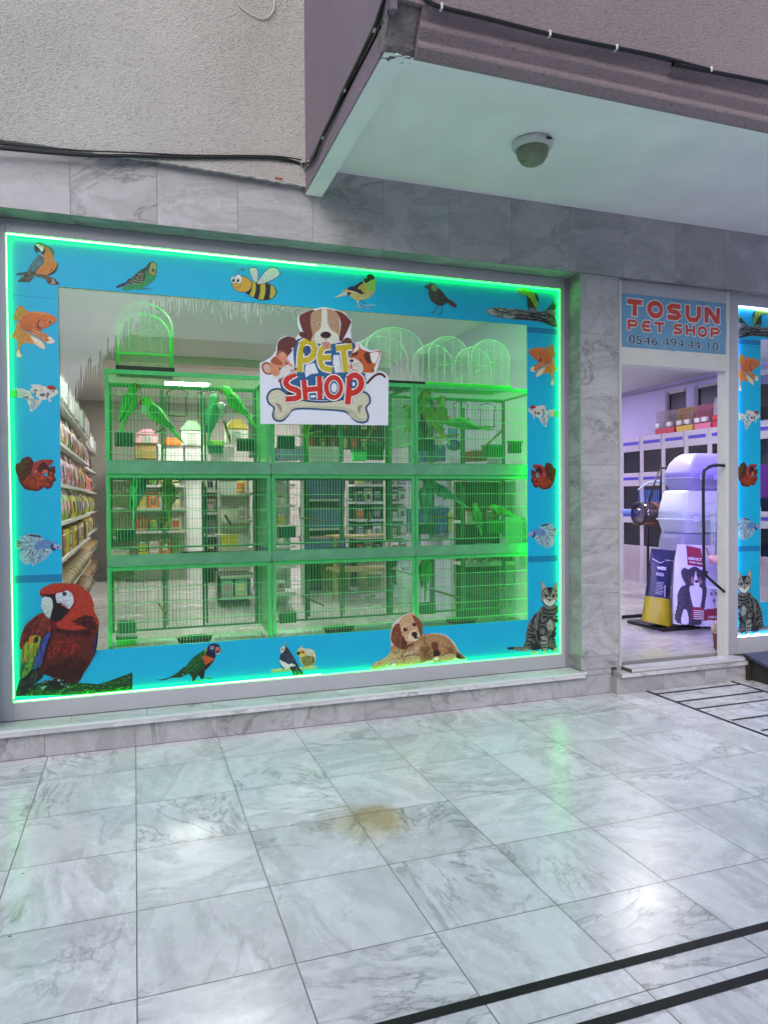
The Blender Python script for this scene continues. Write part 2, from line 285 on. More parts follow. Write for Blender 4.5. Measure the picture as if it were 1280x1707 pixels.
mb.add([(BX-.004,-1.46,BZ+.001),(BX-.004,-.004,BZ+.001),(BX-.004,-.004,BZ+.13),(BX-.004,-1.54,BZ+.13)], [(0,1,2,3)], P_SIDE)
mb.add([(BX-.012,-1.555,BZ+.155),(BX-.012,-.051,BZ+.125),(BX-.004,-.051,BZ+.115),(BX-.004,-1.555,BZ+.140)], [(0,1,2,3)], P_SIDE); mb.build('side_wall', balc)
mb = MB(); mb.box((BX-.003,-1.565,3.365), (9.2,-1.50,7), P_MAUVE)
prof = [(-1.50,3.366),(-1.562,3.366),(-1.528,3.336),(-1.524,3.330),(-1.528,3.322),(-1.532,3.306),(-1.529,3.298),(-1.500,3.272),(-1.496,3.266),(-1.500,3.258),(-1.503,3.244),(-1.500,3.236),(-1.468,3.212),(-1.45,3.2115)]
mb.add([(BX+.13,*q) for q in prof]+[(9.2,*q) for q in prof], [(i,i+1,len(prof)+i+1,len(prof)+i) for i in range(len(prof)-1)]+[list(range(len(prof)))], P_MAUVE); mb.build('moulding', balc)
bm = bmesh.new(); bmesh.ops.create_cube(bm, size=1)
bmesh.ops.subdivide_edges(bm, edges=bm.edges[:], cuts=6, use_grid_fill=True)
for v in bm.verts:
    zz = v.co.z+.5; y = -1.462-(.09)*zz**1.2 if v.co.y < 0 else -1.40; yy = v.co.y+.5
    v.co = (BX-.004+(v.co.x+.5)*.135+rnd.uniform(-.004,.004), (-1.40)*(yy)+(1-yy)*(-1.462-.1*zz**1.2)+rnd.uniform(-.005,.005), BZ+.002+zz*.17+rnd.uniform(-.004,.004))
mb = MB(); bm.verts.index_update(); mb.add([v.co[:] for v in bm.verts], [[v.index for v in f.verts] for f in bm.faces], CONC, True); bm.free(); mb.build('broken_corner', balc)
# cables and their clips
BLK = mat('black_cable', (22,22,24), .5, var=0); WCL = mat('white_clip', (210,208,204), .5, var=0)
def smooth(pts, n=5):
    out = []; P = [Vector(p) for p in pts]; P = [P[0]]+P+[P[-1]]
    for i in range(1, len(P)-2):
        for k in range(n):
            t = k/n; a, b_, c, d = P[i-1:i+3]; out.append(.5*((2*b_)+(c-a)*t+(2*a-5*b_+4*c-d)*t*t+(3*b_-a-3*c+d)*t**3))
    return out+[P[-2]]
def clip_at(p, parent, size=.012):
    m_ = MB(); m_.box((p.x-size*.4,p.y-size,p.z-size), (p.x+size*.4,p.y+size,p.z+size), WCL, .003); m_.build('clip', parent)
c1 = empty('wall_cable', (0,0,0), 'black cable along the bottom of the cream plaster, climbing the mauve balcony side', 'cable')
pl = [onY(p, -.062) for p in [(-60,240),(0,247),(130,258),(230,260),(320,262),(430,262),(475,266),(503,273)]]
pr = [onX(p, .968) for p in [(514,272),(524,262),(538,227),(556,190),(575,148),(600,97),(624,47),(632,25),(640,0),(650,-40)]]
mb = MB(); mb.tube(smooth([Vector((-3.5,-.062,3.30)), Vector((-2,-.062,3.24))]+pl+pr), .0095, BLK, 8); mb.build('sheath', c1)
mb = MB(); mb.tube(smooth([q+Vector((0,-.006,.014+.008*math.sin(i))) for i, q in enumerate(pl)]), .004, BLK, 6); mb.build('thin_wire', c1)
for p in (pl[-1], pr[0], pr[2], pr[4], pr[6]): clip_at(p, c1)
c2 = empty('fascia_cable', (0,0,0), 'black cable clipped across the pink plaster front of the balcony', 'cable'); pf = [onY(p, -1.578) for p in [(690,-30),(712,0),(735,12),(800,28),(915,57),(1026,80),(1100,95),(1183,117),(1280,138)]]
mb = MB(); mb.tube(smooth(pf+[Vector((9.1,-1.578,3.6))]), .0095, BLK, 8); mb.build('sheath', c2)
for i in (2,4,5,7): clip_at(pf[i], c2)
c3 = MB(); c3.tube(smooth([onY(p, -.06) for p in [(388,-20),(395,2),(408,17),(425,27),(440,31),(452,24),(458,8),(456,-20)]]), .0035, WCL, 6); tag(c3.build('thin_cable'), 'thin white wire hanging in a loop at the top of the cream plaster', 'cable')
# ceiling lamp under the balcony
lp = empty('ceiling_lamp', (2.13,-.70,SZ), 'round white lamp with a dull glass dome under the balcony soffit', 'lamp')
mb = MB(); mb.lathe([(.100,0),(.112,-.004),(.114,-.02),(.106,-.036),(.092,-.044)], (0,0,0), mat('lamp_ring_white', (205,205,205), .45), 36); mb.box((.02,-.118,-.028), (.05,-.108,-.018), BLK); mb.build('ring', lp)
mb = MB(); mb.lathe([(.091,-.044),(.090,-.058),(.082,-.085),(.066,-.108),(.045,-.122),(.02,-.13),(.001,-.131)], (0,0,0), mat('ribbed_lamp_glass', (128,134,112), .3, var=.12, vscale=40, bump=.4, bscale=90), 36); mb.build('glass_dome', lp)
# ---------------- printed decals: flat colour shapes traced on their own plane ----------------
def print_mat():
    m = mat('printed_vinyl', (255,255,255), .45, var=0); n = m.node_tree; N = n.nodes.new; L = n.links.new; b = n.nodes['Principled BSDF']
    a = N('ShaderNodeVertexColor'); a.layer_name = 'Col'; tc = N('ShaderNodeTexCoord'); no = N('ShaderNodeTexNoise'); no.inputs['Scale'].default_value = 90; no.inputs['Detail'].default_value = 5
    L(tc.outputs['Object'], no.inputs['Vector']); mr = N('ShaderNodeMapRange'); mr.inputs[1].default_value = .3; mr.inputs[2].default_value = .7; mr.inputs[3].default_value = .84; mr.inputs[4].default_value = 1.14; L(no.outputs[0], mr.inputs[0])
    s = N('ShaderNodeVectorMath'); s.operation = 'SCALE'; L(a.outputs['Color'], s.inputs[0]); L(mr.outputs[0], s.inputs['Scale']); L(s.outputs[0], b.inputs['Base Color']); return m
PRINT = print_mat(); PK = 1.0
def P2(s): return [tuple(float(q) for q in w.split(',')) for w in s.split()]
def cr(pts, n=4):
    out = []; m = len(pts)
    for i in range(m):
        a, b, c, d = [pts[(i+k) % m] for k in (-1,0,1,2)]
        for k in range(n):
            t = k/n; out.append(tuple(.5*(2*b[j]+(c[j]-a[j])*t+(2*a[j]-5*b[j]+4*c[j]-d[j])*t*t+(3*b[j]-a[j]-3*c[j]+d[j])*t**3) for j in (0,1)))
    return out
def inside(p, poly):
    r = False; j = len(poly)-1
    for i in range(len(poly)):
        (xi, yi), (xj, yj) = poly[i], poly[j]
        if (yi > p[1]) != (yj > p[1]) and p[0] < (xj-xi)*(p[1]-yi)/(yj-yi)+xi: r = not r
        j = i
    return r
class Decal:
    def __init__(s, ox=0, oy=0, sc_=1, Y=.165): s.o = (ox, oy, sc_, Y); s.sh = []; s.rnd = random.Random(int(ox*7+oy))
    def W(s, p):
        ox, oy, k, Y = s.o
        if k == 0: return p
        v = onY((ox+p[0]/k, oy+p[1]/k), Y); return (v.x, v.z)
    def p(s, col, pts, sm=True, col2=None):
        pts = P2(pts) if isinstance(pts, str) else pts
        if sm: pts = cr(pts)
        s.sh.append(([s.W(q) for q in pts], col, col2)); return pts
    def e(s, col, x, y, rx, ry=None, rot=0):
        ry = ry or rx; c, n = math.cos(rot), math.sin(rot)
        return s.p(col, [(x+rx*math.cos(a)*c-ry*math.sin(a)*n, y+rx*math.cos(a)*n+ry*math.sin(a)*c) for a in [i*math.pi/10 for i in range(20)]], False)
    def l(s, col, pts, w, taper=False, sm=True):
        pts = P2(pts) if isinstance(pts, str) else pts
        if sm and len(pts) > 2:
            q = [tuple(v)[:2] for v in smooth([(a, b, 0) for a, b in pts], 4)]
        else: q = pts
        L_, R_ = [], []
        for i, a in enumerate(q):
            b0, b1 = q[max(0, i-1)], q[min(len(q)-1, i+1)]; dx, dy = b1[0]-b0[0], b1[1]-b0[1]; d = math.hypot(dx, dy) or 1
            ww = w/2*(1 if not taper else max(.05, 1-i/(len(q)-1))); L_.append((a[0]-dy/d*ww, a[1]+dx/d*ww)); R_.append((a[0]+dy/d*ww, a[1]-dx/d*ww))
        s.p(col, L_+R_[::-1], False)
    def h(s, cols, poly, n, ln, w, ang, jit=.35, center=None):
        """fine strokes (feathers, fur, fin rays) inside a shape; ang may point away from a centre"""
        poly = P2(poly) if isinstance(poly, str) else poly; xs_ = [q[0] for q in poly]; ys_ = [q[1] for q in poly]; cols = cols if isinstance(cols, list) else [cols]; k = 0; t = 0
        while k < n and t < n*12:
            t += 1; q = (s.rnd.uniform(min(xs_), max(xs_)), s.rnd.uniform(min(ys_), max(ys_)))
            if not inside(q, poly): continue
            a = (math.atan2(q[1]-center[1], q[0]-center[0]) if center else ang)+s.rnd.gauss(0, jit*.4); l_ = ln*s.rnd.uniform(.5, 1.2); e_ = (q[0]+math.cos(a)*l_, q[1]+math.sin(a)*l_)
            if not inside(e_, poly): continue
            c = s.rnd.choice(cols); f = s.rnd.uniform(.88, 1.12); nx, ny = -math.sin(a)*w/2, math.cos(a)*w/2; m_ = ((q[0]+e_[0])/2, (q[1]+e_[1])/2)
            s.p(tuple(min(255, v*f) for v in c), [(q[0], q[1]), (m_[0]+nx, m_[1]+ny), e_, (m_[0]-nx, m_[1]-ny)], False); k += 1
    def build(s, name, parent=None, mirror=None, dx=0, dz=0, Y=None, label=None, lift=.0006, clip=None, k=None):
        me = bpy.data.meshes.new(name); vs_, fs_, cs = [], [], []; Y = s.o[3] if Y is None else Y; y = Y-lift
        for pts, col, col2 in s.sh:
            y -= 8e-6; o = len(vs_); zs = [q[1] for q in pts]; z0, z1 = min(zs), max(zs)
            for x, z in pts:
                x = (2*mirror-x if mirror is not None else x)+dx; z += dz
                if clip: x = min(max(x, clip[0]), clip[1]); z = min(max(z, clip[2]), clip[3])
                vs_.append((x, y, z))
                c = rgb(col, k or PK)
                if col2: t = (z-dz-z0)/(z1-z0+1e-9); c2 = rgb(col2, k or PK); c = tuple(c[i]*t+c2[i]*(1-t) for i in range(4))
                cs.append(c)
            f = list(range(o, len(vs_))); ar = sum(vs_[f[i]][0]*vs_[f[(i+1) % len(f)]][2]-vs_[f[(i+1) % len(f)]][0]*vs_[f[i]][2] for i in range(len(f)))
            fs_.append(f if ar > 0 else f[::-1])
        me.from_pydata(vs_, [], fs_); me.materials.append(PRINT); ca = me.color_attributes.new('Col', 'FLOAT_COLOR', 'POINT')
        for i, c in enumerate(cs): ca.data[i].color = c
        o = bpy.data.objects.new(name, me); sc.collection.objects.link(o)
        if parent is not None: o.parent = parent
        if label: o['label'] = label
        return o
K_, W_ = (24,26,30), (214,222,222)
def d_macaw_small():
    d = Decal(10, 390, 11.636)
    d.p((40,60,60), "185,800 240,760 400,735 470,720 420,770 300,800", 0); d.p((70,60,55), "240,780 380,758 400,765 330,790", 0)
    t = d.p((52,62,48), "215,930 350,800 450,700 590,720 580,800 530,870 460,942 400,935 300,930", 0); d.h([(110,104,40),(30,44,54),(80,110,110)], t, 50, 110, 16, 2.2, .1)
    d.p((95,80,70), "590,760 700,780 800,790 880,840 960,860 1000,930 1045,965 980,990 830,970 780,890 700,850 600,830"); d.p((150,140,126), "890,880 950,880 960,960 880,960"); d.p((44,40,44), "800,930 870,900 880,860 900,900 860,950"); d.p((50,40,44), "940,860 990,910 1045,965 985,975")
    b = d.p((190,136,54), "700,260 760,220 850,260 900,330 935,400 935,500 985,560 1005,620 960,700 870,780 800,800 700,770 620,780 590,740 610,690 700,600 740,500 700,410", col2=(196,120,50)); d.h([(206,150,60),(176,112,48),(210,140,66)], b, 130, 46, 10, 1.6)
    d.p((30,44,48), "990,545 1015,600 1000,680 940,760 840,800 820,790 900,740 970,670 998,600"); d.p((170,96,50), "865,720 900,660 925,640 890,720 850,770")
    w = d.p((62,110,116), "600,440 640,408 700,430 745,480 735,560 690,620 620,690 590,720 540,735 500,720 430,690 500,590 540,520"); d.h([(40,84,96),(100,150,160),(74,128,130)], w, 90, 80, 12, 2.2, .2)
    d.p((22,120,70), "580,215 600,180 650,165 720,190 800,230 880,260 920,310 940,400 915,400 880,340 830,280 770,240 700,225 620,215"); d.p((24,36,44), "555,250 580,215 640,260 690,330 620,345 600,370 570,330")
    d.p((24,36,44), "600,340 700,345 720,270 765,290 765,350 740,395 700,390 690,350"); d.p((204,220,206), "585,215 640,200 690,215 730,260 740,290 715,345 680,320 630,260"); d.l(K_, "630,235 680,250 700,240", 6); d.e(K_, 668, 216, 14, 10); d.l((150,170,160), "610,310 625,330 650,320", 5)
    return d
def d_budgie():
    d = Decal(180, 420, 12.8); d.p((26,32,44), "175,740 270,690 400,640 440,660 330,730 195,775", 0); d.p((100,90,90), "300,740 430,690 520,660 480,710 340,750")
    b = d.p((34,140,74), "285,800 360,750 480,700 620,680 750,640 800,540 790,420 870,400 900,460 1000,480 1030,500 1010,570 900,680 790,740 740,780 660,810 560,795 430,825 330,815", col2=(28,140,84)); d.h([(40,156,84),(26,124,64)], b, 90, 50, 10, 2.4)
    w = d.p((44,56,48), "400,640 440,575 500,560 600,470 700,390 780,345 850,280 900,220 900,330 850,400 790,420 815,500 770,620 700,670 560,680 440,670"); d.h([(150,156,120),(120,130,96),(24,34,40)], w, 90, 60, 8, .5, .6)
    for q in ("480,630 560,670 680,680 750,640","560,600 640,640 740,625","520,590 600,630","620,540 700,600 750,570","640,480 700,480 730,520","700,530 770,560"): d.l((164,164,132), q, 8)
    d.p((30,60,50), "850,290 890,230 960,208 1020,230 1050,290 1045,380 1030,500 1010,400 900,300"); d.p((140,166,84), "905,300 920,250 970,225 1020,250 1038,310 1035,370 980,400 920,380"); d.p((160,146,70), "880,400 920,370 1000,380 1030,420 1020,480 960,490 900,470")
    d.p((100,120,100), "945,350 1000,345 1005,370 975,380"); d.p((34,50,44), "940,355 975,380 1005,372 990,400 970,435 945,400")
    for x, y in ((868,398),(878,448),(915,480),(972,492),(1028,455)): d.e((22,50,40), x, y, 11)
    d.l((80,90,120), "700,800 800,775 860,765", 10); d.l((70,80,110), "740,815 830,790 900,785 930,810", 10); return d
def d_bee():
    d = Decal(380, 440, 12.8); d.l((60,90,110), "148,250 150,170 170,130 200,118", 6); d.l(K_, "205,220 230,170 270,130 300,120", 8); d.e(K_, 320, 115, 28, 24); d.e((110,130,80), 320, 115, 20, 16)
    d.l((40,110,120), "350,640 400,650 440,640", 5); d.l((40,110,110), "370,700 430,700 510,630", 7)
    d.p(K_, "380,590 450,670 560,730 700,775 830,772 940,745 1010,690 1045,610 1100,606 1045,592 1030,540 990,480 910,430 800,395 700,400 560,370 500,390"); d.p((176,168,54), "515,375 590,372 600,480 590,590 550,715 460,665 510,560 525,460", 0)
    d.p((176,168,54), "690,420 790,405 805,500 800,610 755,765 650,750 690,590", 0); d.p((176,168,64), "912,440 985,490 1018,560 1015,640 960,720 885,742 905,620", 0); d.p((90,86,84), "810,420 900,430 890,450 820,435")
    d.p(K_, "450,110 480,78 540,68 600,85 645,135 652,200 645,375 550,375 500,270 460,190"); d.p((190,212,200), "462,115 490,88 540,80 595,95 632,140 640,200 632,370 556,370 510,270 472,190", col2=(178,192,188))
    d.p(K_, "612,420 660,330 720,240 790,150 860,95 940,70 1030,85 1095,135 1118,190 1095,250 1020,310 900,370 780,420 680,440"); d.p((190,212,196), "622,415 680,320 735,240 800,160 865,108 940,84 1025,98 1083,142 1104,190 1085,242 1015,298 900,358 780,408 680,428", col2=(176,194,190))
    d.l((150,170,170), "640,410 700,360 740,325", 5); d.l((150,170,170), "640,415 720,380 790,350", 5); d.e(K_, 300, 432, 222, 178, .25); d.e((192,156,54), 300, 432, 212, 168, .25)
    d.e(K_, 125, 335, 62, 80); d.e(W_, 125, 335, 54, 72); d.e(K_, 225, 325, 84, 102); d.e(W_, 225, 325, 76, 94)
    for x, y in ((120,345),(215,350)): d.e(K_, x, y, 32, 42, .15); d.e(W_, x+10, y-30, 9, 12); d.e(W_, x-18, y-8, 5, 10)
    d.l(K_, "130,455 150,490 200,505 250,492 285,460", 7); d.l(K_, "270,450 292,470", 7); return d
def d_goldfinch():
    d = Decal(550, 450, 14.222); d.l((200,205,200), "640,720 670,800 720,870", 26); d.l((150,160,170), "590,855 640,870 760,890 900,900 950,945", 20); d.l((80,90,104), "670,790 740,870", 16); d.l((70,84,96), "740,725 800,780 880,820", 22); d.l((180,190,196), "820,830 900,840 1030,825 1062,855", 16); d.l((170,180,190), "860,850 960,850 1040,835", 8)
    d.l((140,140,160), "720,880 830,890 930,920", 22); d.p((190,200,180), "80,660 200,600 310,540 420,510 440,590 330,605 220,640", 0); d.l((60,100,90), "90,665 150,655 215,640", 7)
    b = d.p((176,180,110), "285,500 310,470 420,450 600,380 780,260 880,180 1040,190 1080,240 1075,350 1080,430 1040,540 950,640 860,690 760,705 640,730 500,640 440,570 400,520 330,520", col2=(188,176,110)); d.h([(190,196,130),(160,176,84),(198,186,140)], b, 150, 50, 12, 2.0)
    g = d.p((136,190,84), "860,290 960,250 1075,230 1078,360 1060,450 960,520 880,430 830,360"); d.h([(150,204,90),(124,176,76)], g, 60, 40, 10, 1.6)
    d.p((44,36,50), "410,465 470,400 580,380 700,300 775,262 785,320 720,360 660,430 690,460 760,480 770,520 820,545 740,575 660,540 540,500"); d.p((176,164,64), "660,440 700,380 780,340 850,400 860,470 820,540 760,520 740,470 690,465")
    d.p((76,30,34), "400,565 440,530 505,545 470,580 460,620 420,590"); d.p((210,200,184), "420,480 540,505 660,545 640,560 500,530"); d.p((20,40,24), "795,250 830,200 880,195 865,150 900,110 960,95 1020,120 1055,190 1040,225 960,245 900,290 830,310")
    d.l((196,210,140), "785,270 800,320 870,330 940,290", 10); return d
def d_nightingale():
    d = Decal(700, 460, 5.333); d.l((52,44,48), "152,258 135,300 120,325", 5); d.l((52,44,48), "196,260 196,300 190,330", 5); d.l((40,38,44), "92,328 120,322 133,332", 5); d.l((40,38,44), "162,342 185,328 204,325", 5); d.l((40,38,44), "170,345 190,340", 4)
    d.p((84,60,54), "225,225 250,205 310,240 326,270 315,284 290,275 245,245"); b = d.p((84,80,74), "34,94 62,85 90,62 125,68 150,95 190,130 225,175 250,215 225,250 195,265 160,262 120,240 90,205 75,165 75,125", col2=(56,48,48)); d.h([(104,116,90),(70,62,60),(50,46,46)], b, 90, 22, 4, .9)
    w = d.p((58,52,46), "150,130 180,130 220,170 252,212 225,225 180,190"); d.h([(120,124,104),(34,34,36)], w, 20, 24, 3, .9, .1); d.p((110,140,96), "105,85 140,90 150,130 120,135 100,115"); d.e(K_, 90, 88, 6); d.p((40,40,44), "34,94 70,85 68,100", 0); return d
def d_log():
    d = Decal(700, 460, 5.333); lg = d.p((128,128,120), "585,300 640,285 690,280 760,290 830,292 900,296 960,305 1000,285 1040,300 1050,320 1110,310 1180,300 1205,330 1200,370 1225,440 1215,458 1150,440 1080,410 1000,400 900,392 820,385 700,370 640,350 600,330", col2=(60,62,58))
    d.h([(34,34,36),(24,26,28),(70,72,70)], lg, 120, 90, 6, .12, .25); d.h([(176,178,170),(150,152,146)], lg, 60, 60, 5, .1, .2); d.p((160,166,160), "590,305 690,290 770,330 840,360 800,378 700,360 630,340"); d.h([(70,72,70),(30,30,34)], "590,300 690,290 840,340 830,375 700,362 620,335", 40, 70, 4, .2, .2)
    for q in ("830,345 950,350 1060,375 1130,400","860,370 960,385 1060,395 1150,425 1210,450","650,290 720,320 780,330","970,330 1060,340 1120,360","1120,330 1170,360 1200,400"): d.l(K_, q, 11)
    d.p((40,60,40), "1105,310 1150,275 1175,245 1190,225 1205,250 1200,300 1150,300"); d.e((60,200,60), 1190, 245, 8, 14)
    d.p((30,52,24), "880,160 940,180 950,240 955,280 1000,285 1040,285 1000,200 950,160"); b = d.p((110,160,40), "870,140 868,115 900,105 950,118 1000,140 1030,165 1050,200 1045,250 1040,290 1020,280 1000,240 970,195 920,170 880,160"); d.h([(150,196,40),(80,140,50),(170,190,50)], b, 50, 30, 6, 1.1)
    d.p((30,60,40), "1018,152 1045,180 1052,228 1042,235 1025,190"); d.e((180,200,180), 888, 122, 13); d.e(K_, 890, 122, 6); d.p((150,140,110), "868,135 890,140 882,162 870,150"); d.l((60,60,50), "965,285 970,300", 14); d.l((60,60,50), "1015,285 1020,300", 14); return d
def d_goldfish():
    d = Decal(0, 500, 11.636); f = d.p((206,122,36), "400,560 480,600 640,690 740,750 830,810 885,890 885,940 860,960 760,910 660,860 500,835 420,880 390,960 430,1060 430,1100 400,1115 340,1100 325,1000 350,880 330,780 270,740 210,720 250,670 310,560 330,440", col2=(190,150,90)); d.h([(216,132,46),(190,100,30),(222,146,66)], f, 110, 90, 10, 0, .1, (330,480))
    d.p((218,206,176), "600,700 700,740 800,800 870,880 880,940 850,955 760,905 690,850 640,780"); d.p((226,214,180), "345,1000 380,960 400,1040 435,1070 425,1105 380,1112 335,1095")
    g = d.p((186,120,70), "560,610 700,580 820,625 900,660 980,710 1040,760 1070,800 1040,840 960,850 850,800 740,720"); d.h([(200,140,90),(170,100,60)], g, 40, 80, 8, .6, .2); d.p((214,206,190), "930,730 980,715 1040,765 1072,800 1035,842 960,848 900,825 960,790")
    t = d.p((180,132,50), "330,400 290,400 265,360 290,280 330,170 380,110 430,118 490,170 560,235 480,260 400,310", col2=(150,140,20)); d.h([(170,110,40),(200,150,70)], t, 40, 70, 9, -1.9, .3)
    b = d.p((214,112,48), "370,480 365,380 400,300 480,245 600,228 740,228 880,245 1000,285 1080,330 1105,375 1080,430 1010,480 920,530 820,575 800,612 700,600 560,612 440,570", col2=(180,86,40)); d.h([(220,124,58),(190,94,44),(230,136,66)], b, 170, 40, 12, 3.0, .6)
    d.p((200,140,70), "390,340 470,270 600,245 740,245 900,270 1010,310 900,300 740,270 600,268 480,300 410,380 390,500 430,560 380,520"); d.p((120,56,40), "745,420 780,380 760,470 800,540 780,570 720,520"); d.e((196,116,76), 812, 470, 52, 62); d.e((206,150,80), 972, 430, 46, 44); d.e((150,90,40), 972, 432, 34, 34); d.e(K_, 985, 434, 17, 20); d.l((226,200,170), "650,570 700,610 800,640", 9); return d
def d_redcap():
    d = Decal(10, 640, 12.8); f = d.p((196,208,196), "95,180 160,120 250,95 360,100 440,130 530,160 560,240 640,330 770,350 720,440 640,530 560,588 520,570 510,480 480,420 460,350 400,310 330,290 230,290 140,290 100,260"); d.h([(216,222,212),(160,176,172),(60,90,90)], f, 120, 90, 8, 0, .12, (640,160))
    d.p((150,170,176), "530,440 580,330 640,320 640,440 590,560 540,540"); d.h([(60,90,90),(40,70,74)], "240,260 330,220 500,270 500,350 440,340 360,290", 18, 60, 11, 2.4, .3); d.p((40,190,90), "95,180 160,130 240,130 240,280 140,292 100,262")
    b = d.p((204,206,198), "540,150 530,110 580,60 530,40 580,15 720,15 800,45 880,50 940,30 1020,60 1090,110 1125,180 1080,230 1000,280 900,320 790,345 700,310 620,230"); d.h([(216,216,208),(176,178,170),(150,152,150)], b, 110, 50, 10, .2, .8)
    for c, x, y, rx, ry in (((84,96,100),790,235,60,35),((110,104,96),900,220,34,40),((120,118,106),640,140,50,22),((90,80,76),890,275,24,18),((120,120,110),630,205,24,36)): d.e(c, x, y, rx, ry)
    d.p((150,34,34), "875,70 920,38 990,32 1050,65 1085,120 1020,125 960,130 900,100"); d.e((190,190,180), 1018, 152, 30); d.e(K_, 1020, 152, 19); d.p((190,210,210), "920,310 960,330 985,375 945,370 930,415 920,360"); return d
def d_betta_red():
    d = Decal(10, 740, 7.76); f = d.p((84,34,22), "370,245 330,180 290,160 250,175 200,200 195,235 135,260 125,300 130,350 150,400 160,440 175,490 220,550 240,580 290,600 340,605 380,612 440,605 500,560 540,590 600,560 620,500 655,470 640,430 625,390 650,370 640,320 650,290 600,290 550,320 540,420 400,400 340,380", 0)
    d.h([(70,24,20),(54,26,18),(92,60,20),(110,40,26)], f, 300, 80, 8, 0, .15, (390,350)); lo = "340,380 420,380 520,400 600,330 645,320 620,400 650,450 600,560 540,585 500,555 440,600 340,600 240,580 200,520 260,430"; d.h([(170,62,34),(150,50,34),(186,80,40)], lo, 200, 80, 9, 0, .15, (390,330))
    d.h([(96,70,16),(70,80,20)], "135,260 290,165 340,220 300,300 180,420 135,370", 60, 70, 7, 0, .1, (390,340)); b = d.p((150,54,44), "335,390 350,310 370,250 430,215 500,200 560,205 610,215 600,250 560,285 545,330 510,380 430,420 380,430"); d.h([(166,66,54),(130,40,36)], b, 60, 30, 9, 2.6)
    d.p((66,14,20), "440,270 490,230 540,270 560,310 520,350 480,330 480,380 430,360 420,310"); d.p((140,44,40), "520,230 560,205 615,210 600,240 560,250 540,275"); d.e((60,20,24), 578, 222, 10, 8); d.p((190,90,64), "470,370 500,335 540,340 530,370 490,385"); d.p((186,96,84), "365,370 375,345 400,345 405,365 385,380"); return d
def d_betta_blue():
    d = Decal(10, 740, 7.76); f = d.p((140,178,196), "345,1590 340,1540 300,1560 240,1560 200,1510 170,1450 190,1400 230,1370 160,1370 120,1310 130,1270 170,1230 240,1225 185,1200 250,1180 300,1160 380,1165 440,1180 500,1230 420,1330 590,1360 600,1400 560,1440 520,1490 440,1530 380,1560", 0)
    d.h([(40,52,100),(56,76,130),(30,40,84)], f, 130, 90, 9, 0, .12, (400,1330)); d.h([(176,204,214),(150,186,204),(190,212,220)], f, 150, 80, 8, 0, .12, (400,1330)); d.h([(44,110,100),(60,140,120)], "120,1310 135,1250 200,1250 190,1340 150,1365", 30, 50, 7, 3.0, .2)
    d.h([(34,42,90),(26,32,72)], "250,1180 300,1160 440,1180 500,1230 400,1200 300,1195 240,1215", 30, 50, 9, .3, .2); b = d.p((92,132,180), "370,1330 390,1280 450,1255 520,1240 600,1260 680,1290 720,1330 735,1350 700,1360 640,1370 600,1360 540,1350 420,1370 380,1360"); d.h([(60,94,150),(120,160,200),(74,106,160)], b, 90, 24, 8, .3, .8)
    d.p((40,44,96), "585,1310 620,1290 610,1330 660,1360 620,1380 590,1350"); d.p((150,160,196), "625,1300 690,1300 735,1350 690,1362 640,1350"); d.e(K_, 678, 1338, 13, 12); return d
